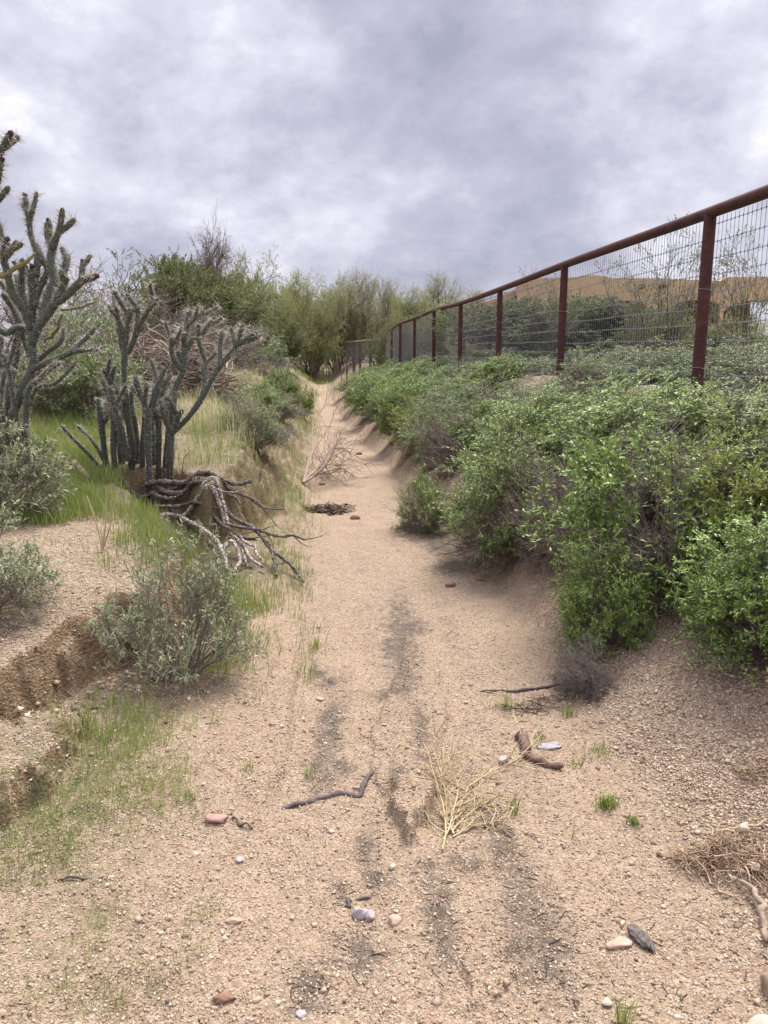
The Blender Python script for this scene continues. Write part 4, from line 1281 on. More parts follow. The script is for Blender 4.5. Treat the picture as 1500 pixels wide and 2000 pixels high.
b0 = gpt(285, 948)
D1 = b0[1]
MC = [
    ([(263, 947), (268, 880), (264, 830), (256, 788), (258, 760)], 0.0264, 0.0184, .8, .12, .2),
    ([(277, 946), (279, 870), (283, 800), (280, 768), (284, 742)], 0.0264, 0.0184, .8, .06, .1),
    ([(300, 944), (301, 870), (297, 828), (303, 792), (300, 760)], 0.0246, 0.0184, .8, .12, .25),
    ([(322, 940), (326, 880), (329, 830), (326, 792), (332, 768)], 0.0246, 0.0184, .8, .1, .15),
    ([(248, 900), (240, 850), (226, 800), (214, 755)], 0.0246, 0.0184, .4, -.05, -.2),
    ([(244, 700), (236, 670), (238, 640), (230, 618)], 0.0211, 0.0166, 0, .02, .1),
    ([(392, 781), (400, 750), (398, 722), (404, 700)], 0.0211, 0.0166, 0, -.02, .1),
    ([(357, 725), (340, 705), (334, 680), (338, 655)], 0.0211, 0.0166, 0, .05, -.05),
    ([(212, 950), (205, 890), (198, 830), (192, 776)], 0.0273, 0.0230, .75, .05, .1),
    ([(228, 948), (222, 885), (222, 825), (217, 770)], 0.0273, 0.0230, .75, -.05, -.1),
    ([(240, 944), (236, 885), (232, 832), (230, 784)], 0.0273, 0.0230, .75, .1, .12),
    ([(258, 948), (256, 864), (246, 795), (243, 739), (244, 684), (248, 649), (255, 600)], 0.0273, 0.0202, 1.0, 0, .05),
    ([(247, 656), (239, 645), (222, 602)], 0.0194, 0.0166, 0, .04, .0),
    ([(248, 690), (256, 678), (270, 634), (267, 594)], 0.0211, 0.0193, 0, .04, -.05),
    ([(270, 637), (276, 630), (303, 581)], 0.0185, 0.0166, 0, -.03, -.1),
    ([(246, 790), (218, 750), (203, 719)], 0.0238, 0.0193, 0, .01, -.12),
    ([(290, 952), (289, 847), (288, 808), (274, 770), (263, 731)], 0.0273, 0.0202, 1.0, -.08, -.1),
    ([(288, 815), (295, 800), (308, 756), (322, 717)], 0.0238, 0.0193, 0, -.08, -.02),
    ([(309, 942), (310, 880), (310, 843), (302, 800)], 0.0246, 0.0221, 1.4, .04, .06),
    ([(309, 850), (314, 780), (331, 742)], 0.0220, 0.0193, 0, .05, .15),
    ([(331, 938), (334, 864), (336, 838), (341, 767), (357, 725), (360, 684), (362, 646), (373, 604)], 0.0264, 0.0193, .9, 0, .1),
    ([(336, 845), (321, 816), (315, 790)], 0.0220, 0.0175, 0, .01, -.08),
    ([(362, 655), (370, 633), (398, 606)], 0.0185, 0.0166, 0, .08, .0),
    ([(366, 640), (366, 612), (364, 606)], 0.0167, 0.0147, 0, .1, .16),
    ([(362, 690), (376, 664), (388, 661), (415, 624)], 0.0194, 0.0166, 0, .08, .16),
    ([(387, 662), (388, 632)], 0.0158, 0.0147, 0, .12, .12),
    ([(335, 846), (364, 819), (392, 781), (423, 725), (447, 694), (464, 673), (470, 650), (475, 632)], 0.0238, 0.0184, 0, 0, -.1),
    ([(431, 716), (430, 677), (435, 644)], 0.0185, 0.0156, 0, -.06, -.0),
    ([(461, 678), (451, 638)], 0.0167, 0.0147, 0, -.09, -.05),
    ([(465, 674), (480, 662), (503, 648)], 0.0176, 0.0147, 0, -.09, -.15),
    ([(343, 838), (348, 815), (357, 800)], 0.0194, 0.0175, 0, 0, -.1),
    ([(207, 938), (188, 905), (162, 876), (136, 850), (120, 832)], 0.0158, 0.0129, .9, -.02, -.25),
    ([(212, 905), (194, 881), (173, 853), (152, 832)], 0.0158, 0.0120, 1.5, .02, .2),
]
cholla('cholla_cactus', 'grey green spiny cholla with many upright stems in the middle of the left bank', b0, MC, 2, 51)
b1y = 5.35
bx = at(-5, 870, b1y); b1 = np.array([bx[0], b1y, float(H(bx[None, 0], np.array([b1y]))[0])])
LC = [
    ([(10, 900), (32, 800), (64, 745), (98, 702)], .020, .012, 1.6, .1, .2),
    ([(-6, 900), (2, 770), (24, 690), (30, 660)], .020, .012, 1.6, .05, .1),
    ([(22, 880), (62, 775), (110, 748), (150, 706)], .018, .010, 1.6, .1, .0),
    ([(36, 790), (16, 722), (-12, 690), (-30, 640)], .018, .012, 1.2, .0, -.1),
    ([(64, 716), (90, 690), (118, 668), (126, 640)], .018, .013, .8, .1, .25),
    ([(20, 820), (0, 790), (-20, 770)], .016, .010, 1.6, .0, -.15),
    ([(62, 650), (86, 622), (92, 590), (88, 566)], .026, .020, 0, .05, .2),
    ([(38, 645), (30, 600), (36, 560), (30, 535)], .026, .020, 0, .25, .3),
    ([(-8, 945), (5, 870), (25, 812), (45, 760), (64, 715), (62, 649), (64, 587), (60, 524)], 0.036, 0.026, 1.5, 0, .05),
    ([(-25, 945), (-5, 860), (14, 795), (21, 743), (31, 701), (38, 639)], 0.031, 0.023, 1.6, .1, .25),
    ([(-30, 945), (-16, 800), (-8, 730), (3, 655)], 0.029, 0.023, 1.5, .15, .3),
    ([(62, 668), (75, 639), (100, 604), (118, 573), (130, 545)], 0.031, 0.024, 0, .02, -.1),
    ([(112, 590), (130, 578), (156, 552), (172, 545), (189, 539)], 0.027, 0.022, 0, -.05, -.2),
    ([(159, 550), (160, 530), (162, 511)], 0.023, 0.020, 0, -.12, -.1),
    ([(66, 600), (74, 570), (90, 538), (98, 520)], 0.027, 0.023, 0, .03, .15),
    ([(84, 620), (100, 565), (107, 545), (99, 510), (102, 479), (95, 465), (95, 431)], 0.032, 0.023, 0, .0, .1),
    ([(102, 485), (105, 477), (116, 448), (122, 411)], 0.026, 0.022, 0, .06, .0),
    ([(80, 610), (114, 556), (125, 528), (133, 500)], 0.029, 0.024, 0, .02, .2),
    ([(66, 560), (71, 531), (73, 497), (61, 462), (55, 420), (48, 381)], 0.027, 0.018, 0, .05, .2),
    ([(57, 430), (60, 420), (66, 407)], 0.020, 0.018, 0, .15, .12),
    ([(60, 640), (48, 605), (26, 576), (14, 531), (7, 500), (14, 468)], 0.032, 0.021, 0, .0, -.15),
    ([(8, 505), (18, 494), (31, 475)], 0.021, 0.018, 0, -.12, -.2),
    ([(55, 620), (45, 583), (42, 552), (50, 514)], 0.031, 0.024, 0, .04, .12),
    ([(43, 530), (36, 520), (23, 510)], 0.016, 0.013, 0, .1, .05),
    ([(28, 730), (-2, 700), (-14, 645), (-30, 560), (-26, 470), (-12, 380), (3, 312)], 0.031, 0.022, 0, .1, -.1),
    ([(-16, 400), (-8, 320), (8, 284), (21, 260)], 0.023, 0.022, 0, -.05, -.15),
    ([(62, 722), (101, 704), (139, 687), (173, 656), (188, 638)], 0.023, 0.016, .6, .0, .1),
    ([(140, 688), (165, 684), (192, 683)], 0.018, 0.013, 0, .05, -.1),
    ([(40, 800), (52, 781), (80, 739), (100, 718), (116, 709)], 0.023, 0.015, 1.0, .02, -.2),
    ([(8, 880), (30, 850), (60, 832)], 0.012, 0.009, 1.6, .0, -.1),
    ([(60, 650), (36, 640), (10, 650), (-20, 630)], 0.026, 0.022, .5, .1, .0),
    ([(62, 700), (48, 660), (30, 610), (20, 590)], 0.027, 0.023, .3, .1, .2),
]
cholla('cholla_cactus', 'tall dark cholla with red-tipped stems at the left edge of the picture', b1, LC, 1, 52,
       [(48, 381, .2), (95, 431, .1), (122, 411, 0), (133, 500, .2), (162, 511, -.1), (14, 467, -.15), (31, 474, -.2), (21, 260, -.15), (3, 311, -.1), (189, 539, -.2), (130, 545, -.1), (62, 520, .05)])
M_YSTEM = mat_bark('yellow_stem', (.12, .11, .05), (.25, .225, .11), 60)
# dry yellow stems leaning out of the left cactus
rng = R0(53)
o = tag(link('dead_branch', stick_mesh('dead_branch', at([-6, 31, 50, 70], [542, 524, 512, 495], [b1y - .1] * 4), [.018, .016, .010], M_YSTEM, 3, 7, 24, .1, .004)), 'yellowish dry cactus stem leaning through the top of the left edge cactus', 'branch')
o = tag(link('dead_branch', stick_mesh('dead_branch', at([118, 150, 172, 190], [606, 601, 596, 588], [b1y + .3] * 4), [.011, .010, .006], M_YSTEM, 4, 7, 24, .1, .004)), 'straight yellow green dry stem right of the left edge cactus, topmost', 'branch')
o = tag(link('dead_branch', stick_mesh('dead_branch', at([85, 100, 113, 122], [668, 655, 640, 612], [b1y + .3] * 4), [.006, .012, .012, .007], M_YSTEM, 5, 7, 24, .1, .006)), 'curved yellow green dry stem hanging below the straight one beside the left cactus', 'branch')

# the dead skeleton of a cholla lying off the edge of the bank
DY0, DY1 = b0[1] - .05, gpt(593, 1145)[1]


def skel_y(py): return np.interp(py, [935, 1000, 1150, 1180], [DY0, DY0 - .25, DY1 - .05, DY1 - .12])


SK = [
    ([(280, 946), (330, 941), (363, 940), (410, 942), (461, 946), (495, 937)], .030, .016, 0),
    ([(235, 974), (270, 967), (299, 963), (350, 950), (400, 952), (448, 961), (491, 972), (516, 992)], .020, .010, 0),
    ([(296, 967), (341, 976), (405, 982), (448, 1004), (495, 1033), (533, 1072), (567, 1106), (593, 1142)], .020, .012, 0),
    ([(294, 972), (316, 978), (341, 1008), (375, 1029), (410, 1055), (436, 1089), (446, 1132), (463, 1174)], .021, .014, 0),
    ([(286, 1014), (330, 1006), (363, 1004), (410, 1008), (439, 1021), (452, 1042), (476, 1068), (486, 1090), (516, 1111)], .022, .010, 1),
    ([(395, 1010), (408, 1004), (425, 1004), (444, 1025), (456, 1046), (472, 1070), (481, 1106)], .016, .011, 1),
    ([(438, 1070), (446, 1060), (457, 1060), (466, 1076), (468, 1100), (450, 1135), (458, 1160)], .015, .010, 1),
    ([(440, 1022), (470, 1030), (503, 1033), (538, 1044), (566, 1046), (593, 1053)], .015, .009, 0),
    ([(520, 1058), (529, 1072), (538, 1106), (540, 1130)], .014, .010, 0),
    ([(360, 1010), (397, 1033), (427, 1063), (442, 1106), (450, 1148)], .019, .012, 1),
    ([(290, 1015), (330, 1035), (354, 1050), (375, 1089), (387, 1124)], .016, .009, 0),
    ([(232, 1000), (264, 1025), (290, 1047)], .017, .010, 0),
    ([(470, 1098), (490, 1112), (514, 1128)], .012, .008, 1),
    ([(305, 950), (345, 965), (395, 990), (430, 1005)], .024, .014, 0),
    ([(300, 985), (340, 990), (390, 1000), (430, 1020), (470, 1045), (500, 1052)], .020, .010, 0),
    ([(360, 945), (372, 965), (392, 985)], .014, .010, 0),
    ([(470, 1050), (500, 1075), (512, 1100)], .012, .008, 1),
    ([(445, 962), (462, 975), (470, 985)], .012, .009, 0),
]


def mat_skeleton(name, a, b, spot, amt):
    t = NT(name); v = t.coord()
    c = t.ramp(t.noise(v, 40, 5, .6), [(.3, a), (.7, b)])
    d = t.voro(v, 72)
    c = t.mix(t.math('MULTIPLY', t.ramp(d, [(.28, 1.), (.42, 0.)]), amt), c, spot)
    return t.done(t.bsdf(c, .9, .2, t.bump(d, .8, .006)))


M_SK = [mat_skeleton('dark_cholla_wood', (.035, .027, .024), (.16, .125, .105), (.42, .365, .32), .45), mat_skeleton('pale_cholla_wood', (.11, .085, .068), (.34, .29, .245), (.70, .64, .57), .9)]
base = gpt(330, 985)
sk = thing('dead_cholla', 'fallen dead cholla skeleton, dark wood with pale spotted arching branches, spilling off the left bank', 'dead cactus', tuple(base))
rng = R0(61)
for i, (path, r0, r1, mk) in enumerate(SK):
    py = np.array([q[1] for q in path], float)
    P = at([q[0] for q in path], py, skel_y(py) + .06 * rng.randn())
    zg = H(P[:, 0], P[:, 1]); P[:, 2] = np.maximum(P[:, 2], zg + r1)
    link('branch', stick_mesh('branch', P - base, [r0 * .82, r1 * .95], M_SK[mk], 70 + i, 10, max(40, int(len(path) * 14)), .16, .007, 4 if i % 2 else 2), sk)

# ------------------------------------------------------------------ brush pile, dead sticks, debris
def twig_heap(name, seed, cx, cy, rx, ry, hgt, n, ln, rad, mats, flat=.35, arch=.12):
    """A loose heap of crossed dry sticks; returns one mesh."""
    rng = R0(seed)
    k = rng.randint(0, 6, n); bc = rng.uniform(-.62, .62, (6, 2)); bs = rng.uniform(.3, .65, 6)
    a = rng.uniform(0, 6.28, n); q = rng.rand(n) ** .62
    X = cx + rx * (bc[k, 0] + bs[k] * q * np.cos(a)); Y = cy + ry * (bc[k, 1] + bs[k] * q * np.sin(a))
    zz = H(X, Y) + rng.rand(n) ** 1.3 * hgt * np.clip(1 - q ** 2.2, .03, 1) * (.5 + bs[k]) + rad
    az = rng.uniform(0, 6.28, n)
    D = np.stack([np.cos(az), np.sin(az), flat * rng.randn(n)], -1)
    L = ln * rng.uniform(.35, 1.2, n)
    S = np.stack([X, Y, zz], -1) - norm(D) * L[:, None] * .5
    P = grow(rng, S, D, L, 7, .22, -arch * .3)
    zg = H(P[..., 0].ravel(), P[..., 1].ravel()).reshape(P.shape[:2])
    P[..., 2] = np.maximum(P[..., 2], zg + rad * .6)
    R = rad * (.45 + .7 * rng.rand(n) + 2.4 * rng.rand(n) ** 14)[:, None] * np.linspace(1, .45, 7)[None]
    base = np.array([cx, cy, float(H(np.array([cx]), np.array([cy]))[0])])
    t = tubes(P - base, R, 5, rng.rand(n)); g = Geo(); g.add(t[0], t[1], None, t[2])
    o = link(name, g.mesh(name, mats)); o.location = base
    return o


M_BRUSH = mat_leaf('brush_stick', (.10, .078, .062), (.24, .19, .15), (.44, .36, .275), .0, .85, .15, .0)
tag(twig_heap('brush_pile', 81, -2.9, 9.9, 1.10, .7, .72, 3200, .55, .0062, M_BRUSH, .4, .3), 'heap of dry brown cut brush behind the two chollas', 'brush pile')
tag(twig_heap('debris_pile', 82, *gpt(645, 1003)[:2], .25, .16, .06, 420, .15, .0042, mat_leaf('dark_debris', (.045, .032, .026), (.12, .085, .065), (.30, .23, .17), 0, .9, .1, 0), .25), 'small dark heap of sticks and litter lying across the sandy path', 'debris')
tag(twig_heap('debris_pile', 83, *gpt(1440, 1690)[:2], .24, .15, .055, 900, .085, .0014, mat_leaf('tan_debris', (.13, .085, .055), (.32, .22, .145), (.56, .43, .30), .05, .85, .1, 0), .25), 'tangled heap of dry tan roots and grass on the gravel at the lower right', 'debris')
tag(twig_heap('debris_pile', 84, *gpt(1485, 1520)[:2], .11, .09, .03, 200, .07, .0014, bpy.data.materials['tan_debris'], .25), 'small tuft of dry roots at the right edge above the lower right heap', 'debris')
tag(twig_heap('litter_sticks', 85, *gpt(1020, 1375)[:2], .22, .11, .015, 90, .10, .0018, bpy.data.materials['dark_debris'], .15), 'scatter of thin dark twigs beside the grass tufts right of the path', 'twigs')


def ground_stick(name, px, rad, label, mat=None, seed=1, lift=1.0, cat='stick', **k):
    a = np.array(px, float); P = resample(ground(a[:, 0], a[:, 1]), 22)
    P[:, 2] = H(P[:, 0], P[:, 1]) + np.mean(rad) * .55 * lift
    base = P[0].copy()
    o = link(name, stick_mesh(name, P - base, rad, mat or M_DEAD, seed, **k)); o.location = base
    return tag(o, label, cat)


ground_stick('stick', [(547, 1575), (600, 1563), (660, 1552), (700, 1548), (718, 1530), (728, 1510)], [.007, .011, .008], 'long grey crooked stick lying across the middle of the path', M_TWIGDK, 5, n=40, knob=.12)
ground_stick('driftwood', [(1012, 1436), (1028, 1465), (1035, 1488), (1062, 1492), (1096, 1503)], [.022, .020, .014, .012], 'thick dark brown bent root on the sand right of the dry tumbleweed', mat_bark('root_wood', (.055, .034, .026), (.17, .11, .085), 50), 6, n=40, knob=.08, cat='driftwood')
ground_stick('stick', [(447, 1590), (470, 1607), (492, 1615), (511, 1626)], [.003, .004, .003], 'short thin dark twig beside the red stone at the lower left', M_TWIGDK, 7)
ground_stick('stick', [(672, 1768), (700, 1757), (727, 1742)], [.004, .005, .003], 'short black twig just above the grey stone in the path', M_TWIGDK, 8)
ground_stick('stick', [(938, 1350), (985, 1352), (1040, 1350), (1110, 1335)], [.004, .007, .005], 'thin dark root lying along the sand in front of the low grey shrub', M_TWIGDK, 9)
ground_stick('stick', [(1212, 1462), (1250, 1482), (1280, 1502)], [.0025, .003, .002], 'thin straight grey twig on the right gravel slope', M_DEAD, 10)
ground_stick('stick', [(1400, 1630), (1450, 1625), (1499, 1615)], [.003, .0035, .003], 'pale straight straw lying on top of the lower right heap', M_STRAW, 11, 12)
ground_stick('stick', [(1440, 1740), (1475, 1762), (1490, 1790), (1497, 1840)], [.006, .010, .008], 'pale bent root at the lower right edge of the tan heap', M_DEAD, 12, 6)
ground_stick('stick', [(145, 912), (158, 930), (172, 940)], [.03, .026, .02], 'short broken pale piece of wood in the grass left of the middle cholla', M_DEAD, 13, 2)
ground_stick('stick', [(80, 1735), (110, 1722), (150, 1716), (205, 1718)], [.003, .004, .003], 'thin brown twig in the sparse grass at the lower left', M_TWIGDK, 14)

# leafless dead branch fallen across the path
rng = R0(91)
bb = gpt(592, 948); tips = []
ends = np.array([gpt(x, y) for x, y in ((640, 905), (675, 925), (700, 940), (660, 930), (712, 935))])
D = ends - bb; Ln = np.linalg.norm(D, axis=1) * 1.05
D = D / np.linalg.norm(D, axis=1)[:, None] + [0, 0, .32]
P1 = grow(rng, np.repeat(bb[None] + [0, 0, .03], 5, 0), D, Ln, 9, .09, -.04)
P2, L2, _ = sprout(rng, P1, Ln, 10, .25, 1., 32, .36, 6, .18, -.02)
P3, L3, _ = sprout(rng, P2, L2, 5, .2, 1., 38, .5, 4, .2, -.03)
g = Geo()
for P, w0, w1 in ((P1, .013, .005), (P2, .0045, .0025), (P3, .0028, .0015)):
    zg = H(P[..., 0].ravel(), P[..., 1].ravel()).reshape(P.shape[:2]); P[..., 2] = np.maximum(P[..., 2], zg + .004)
    t = tubes(P - bb, np.linspace(w0, w1, P.shape[1])[None], 5, rng.rand(len(P))); g.add(t[0], t[1], None, t[2])
o = link('dead_branch', g.mesh('dead_branch', M_DEAD)); o.location = bb
tag(o, 'leafless grey forked branch fallen across the sandy path', 'branch')

# straw-coloured dry tumbleweed skeleton in the path
rng = R0(93)
bb = gpt(868, 1645)
n = 7; ends = np.array([gpt(x, y) for x, y in ((845, 1560), (880, 1440), (915, 1440), (980, 1430), (985, 1530), (990, 1585), (955, 1500))])
D = ends - bb; Ln = np.linalg.norm(D, axis=1) * .74
D = D / np.linalg.norm(D, axis=1)[:, None] + np.stack([np.zeros(n), np.zeros(n), np.array([.10, .04, .16, .08, .05, .03, .22])], -1)
P1 = grow(rng, np.repeat(bb[None] + [0, 0, .012], n, 0) + rng.randn(n, 3) * [.02, .03, 0], D, Ln, 8, .13, -.03)
P2, L2, _ = sprout(rng, P1, Ln, 8, .12, .95, 58, .42, 6, .10, .02)
P3, L3, _ = sprout(rng, P2, L2, 4, .2, .95, 58, .5, 4, .08, 0)
g = Geo()
for P, w0, w1 in ((P1, .0034, .0018), (P2, .0022, .0013), (P3, .0016, .0010)):
    zg = H(P[..., 0].ravel(), P[..., 1].ravel()).reshape(P.shape[:2]); P[..., 2] = zg + np.clip(P[..., 2] - zg, .003, 9) * .55
    t = tubes(P - bb, np.linspace(w0, w1, P.shape[1])[None], 5, rng.rand(len(P))); g.add(t[0], t[1], None, t[2])
o = link('dry_weed', g.mesh('dry_weed', M_STRAW)); o.location = bb
tag(o, 'straw-coloured dry weed skeleton with zigzag stems lying in the path', 'dry weed')

# dry stalks standing on the bare bank
rng = R0(95); bb = gpt(200, 1075); g = Geo()
for tip in ((169, 968), (207, 955), (224, 980)):
    P = at([200, .5 * (200 + tip[0]) + 3, tip[0]], [1075, .5 * (1075 + tip[1]), tip[1]], [bb[1], bb[1], bb[1] + .02])
    t = tubes((resample(P, 10) - bb)[None], np.linspace(.005, .0025, 10)[None], 5); g.add(t[0], t[1], None, t[2])
o = link('dry_stalk', g.mesh('dry_stalk', M_STRAW)); o.location = bb; tag(o, 'three pale dry stalks standing on the bare left bank', 'dry plant')

# ------------------------------------------------------------------ stones
def put_stone(name, px, py, size, mat, label, seed, rz=0.0, cat='stone', sink=.3, **k):
    p = gpt(px, py)
    o = link(name, stone_mesh(name, size, mat, seed, **k)); o.location = (p[0], p[1], p[2] + size[2] * (1 - 2 * sink)); o.rotation_euler = (0, 0, rz)
    return tag(o, label, cat)


put_stone('stone', 702, 1790, (.026, .022, .020), M_STONEGREY, 'angular grey stone in the path, left of the small pink one', 301, .4)
put_stone('stone', 722, 1787, (.018, .020, .018), M_STONEGREY, 'purplish grey stone leaning on the angular grey one', 302, 1.2)
put_stone('stone', 770, 1795, (.018, .022, .012), M_STONE, 'small flat pink stone right of the angular grey one', 303, 2.2)
put_stone('stone', 425, 1603, (.042, .026, .016), M_STONERED, 'flat reddish stone half buried at the end of the thin twig, lower left', 304, .1)
put_stone('stone', 1075, 1455, (.058, .026, .008), mat_plain('lilac_stone', (.25, .23, .24), .8), 'flat pale lilac stone on the sand behind the bent root', 305, .2, rough=.5)
put_stone('stone', 985, 1487, (.022, .020, .014), M_STONEGREY, 'small dark grey stone between the dry weed and the bent root', 306, .2)
put_stone('stone', 1528, 1938, (.046, .056, .042), mat_plain('brown_stone', (.26, .185, .14), .9, 0, .2, .35, 60), 'big smooth brown stone at the lower right corner', 307, .3, ang=False, rough=.16, sub=4)
put_stone('stone', 1505, 2035, (.070, .05, .035), mat_plain('rosy_stone', (.42, .29, .235), .85), 'smooth pinkish stone below the big brown one in the corner', 308, .3, ang=False, rough=.16, sub=4)
put_stone('stone', 1450, 1640, (.024, .018, .016), M_STONEPALE, 'cream stone lying on the tan debris heap', 309, .5, sink=-.9)
put_stone('stone', 1470, 1708, (.018, .022, .012), M_STONEPALE, 'pale flat stone below the cream one on the debris heap', 310, .5, sink=-.6)
put_stone('stone', 880, 1145, (.045, .032, .026), M_CLOD, 'brown clod on the path in front of the rounded twiggy shrub, left of two', 311, .5)
put_stone('stone', 936, 1131, (.030, .024, .018), M_CLOD, 'smaller brown clod right of the first one on the path', 312, .5)
put_stone('stone', 694, 1014, (.06, .03, .03), mat_plain('wood_knot', (.24, .16, .11), .9), 'brown lump at the right end of the dark debris heap', 313, -.5)
put_stone('stone', 1208, 1842, (.038, .022, .014), M_STONE, 'pinkish stone with a hollow left of the dark bark piece', 314, .2)
put_stone('stone', 330, 1470, (.014, .010, .012), M_STONEPALE, 'small pale pointed stone by the grass left of the path', 315, .5)
put_stone('stone', 467, 1678, (.013, .011, .008), M_STONEGREY, 'small blue grey pebble below the red stone', 316, .4)
put_stone('stone', 384, 1672, (.012, .009, .008), M_STONEPALE, 'small white pebble left of the blue grey one', 317, .3)
put_stone('stone', 588, 1985, (.014, .012, .008), M_STONEGREY, 'little dark pebble at the bottom of the picture in the black silt', 318, .3)
put_stone('stone', 625, 1370, (.020, .015, .010), M_STONE, 'pinkish stone on the left edge of the wheel rut', 319, .3)
put_stone('stone', 1185, 1640 + 320, (.016, .012, .010), M_STONEPALE, 'white pebble beside the grass blades at the bottom edge', 320, .3)
put_stone('stone', 455, 1805, (.026, .010, .008), M_STONE, 'flat tan chip on the sand left of the grey stone', 321, .1)
put_stone('dropping', 437, 1957, (.024, .014, .012), M_CLOD, 'dark brown clod near the bottom edge, left of the black silt', 322, .1, rough=.4, ang=False)
put_stone('stone', 660, 1000 - 90, (.05, .035, .03), M_CLOD, 'brown clod behind the fallen leafless branch', 323, .5)
put_stone('stone', 702, 888, (.055, .04, .03), M_CLOD, 'brown clod at the right side of the wash beyond the fallen branch', 324, .5)
put_stone('stone', 630, 948, (.05, .03, .02), M_CLOD, 'flat brown clod under the fallen leafless branch', 325, .5)
# a flake of dark bark
rng = R0(330); p = gpt(1252, 1840)
bk = stone_mesh('bark_piece', (.022, .042, .010), mat_bark('bark_flake', (.045, .036, .033), (.17, .145, .13), 90), 331, 4, .3, False)
for v in bk.vertices: v.co.z += .004 * math.sin(v.co.x * 700)
o = link('bark_piece', bk); o.location = (p[0], p[1], p[2] + .008); o.rotation_euler = (.1, .25, .5); tag(o, 'dark ridged flake of bark on the gravel at the lower right', 'bark')

# ------------------------------------------------------------------ grass and gravel
rng = R0(401)
g = Geo()
regions = [
    ([(-60, 835), (60, 800), (190, 850), (255, 940), (235, 1010), (120, 1025), (-60, 1060)], 7500, .12, .0052, .6, (1.2, 5, 2.2)),
    ([(-60, 760), (200, 745), (420, 760), (560, 740), (600, 790), (540, 850), (200, 850), (60, 810), (-60, 840)], 800, .20, .009, .6, (.6, 6, 2.6)),
    ([(225, 1000), (285, 1000), (330, 1035), (400, 1070), (470, 1150), (500, 1220), (430, 1240), (380, 1150), (280, 1085)], 6500, .13, .0042, .6, None),
    ([(130, 1430), (215, 1330), (330, 1300), (420, 1220), (530, 1160), (545, 1235), (490, 1390), (330, 1450), (160, 1560), (90, 1620)], 11000, .095, .0030, .8, (1.6, 7, 2.4)),
    ([(-120, 1560), (140, 1450), (320, 1400), (420, 1500), (400, 1760), (260, 1990), (-160, 1995)], 20000, .040, .0020, .9, (1.8, 8, 2.8)),
    ([(575, 1170), (600, 1120), (628, 1200), (615, 1330), (585, 1330)], 2500, .10, .0036, .6, (4, 9, 2.4)),
    ([(480, 1010), (600, 1010), (600, 1150), (540, 1210), (490, 1160)], 2600, .09, .0036, .6, (2, 10, 2.6)),
    ([(490, 960), (590, 900), (590, 1000), (520, 1020)], 1300, .09, .004, .6, (1.5, 11, 2.6)),
    ([(480, 1000), (600, 1010), (605, 860), (625, 800), (590, 800), (520, 880), (490, 950)], 1500, .10, .004, .6, (1.2, 23, 2.8)),
    ([(300, 940), (330, 840), (460, 760), (560, 780), (540, 880), (470, 940)], 1100, .13, .005, .6, (.9, 22, 2.8)),
    ([(570, 722), (660, 718), (660, 734), (590, 738)], 60, .25, .02, .6, None),
    ([(560, 745), (640, 742), (640, 765), (600, 775), (560, 770)], 30, .16, .014, .6, (.7, 12, 2)),
    ([(1090, 1350), (1180, 1440), (1240, 1600), (1200, 1560), (1120, 1440)], 500, .05, .0026, .7, (5, 13, 2)),
    ([(-60, 1050), (120, 1040), (180, 1120), (100, 1200), (-60, 1250)], 260, .07, .003, .7, (5, 14, 2)),
]
for poly, dens, hgt, wid, lean, cl in regions:
    xy = sample_poly(rng, plan(poly), dens, cl)
    if len(xy) == 0: continue
    k = .5 + .5 * fbm(xy[:, 0] * 2, xy[:, 1] * 2, 15, 3)
    g.add(*blades(rng, xy, hgt * rng.uniform(.35, 1.15, len(xy)), wid, lean, np.clip(.5 * k + .5 * rng.rand(len(xy)), 0, 1)))
tag(link('grass', g.mesh('grass', M_GRASS)), 'short fresh green grass on the left bank and in its hollows', 'grass', kind='stuff')
g = Geo()
for poly, dens, hgt, wid, lean, cl in [
    ([(300, 935), (320, 800), (400, 735), (500, 722), (560, 800), (470, 860), (440, 940)], 2400, .23, .0046, .6, (.9, 16, 3.0)),
    ([(-40, 840), (100, 800), (200, 850), (240, 920), (100, 930)], 60, .12, .004, .6, (1.3, 17, 2)),
    ([(545, 900), (600, 880), (600, 1000), (500, 1040), (480, 1000)], 300, .10, .004, .6, (2, 18, 2)),
    ([(600, 840), (585, 800), (600, 790), (625, 850)], 120, .35, .006, .4, None),
    ([(1000, 1300), (1120, 1300), (1200, 1480), (1150, 1500), (1050, 1380)], 160, .06, .0025, .8, (4, 19, 2)),
    ([(300, 1430), (480, 1300), (500, 1380), (330, 1480)], 300, .10, .003, .8, (4, 20, 2))]:
    xy = sample_poly(rng, plan(poly), dens, cl)
    if len(xy): g.add(*blades(rng, xy, hgt * rng.uniform(.35, 1.2, len(xy)), wid, lean))
tag(link('dry_grass', g.mesh('dry_grass', M_DRYGRASS)), 'straw-coloured dry grass on the slope of the left bank', 'grass', kind='stuff')

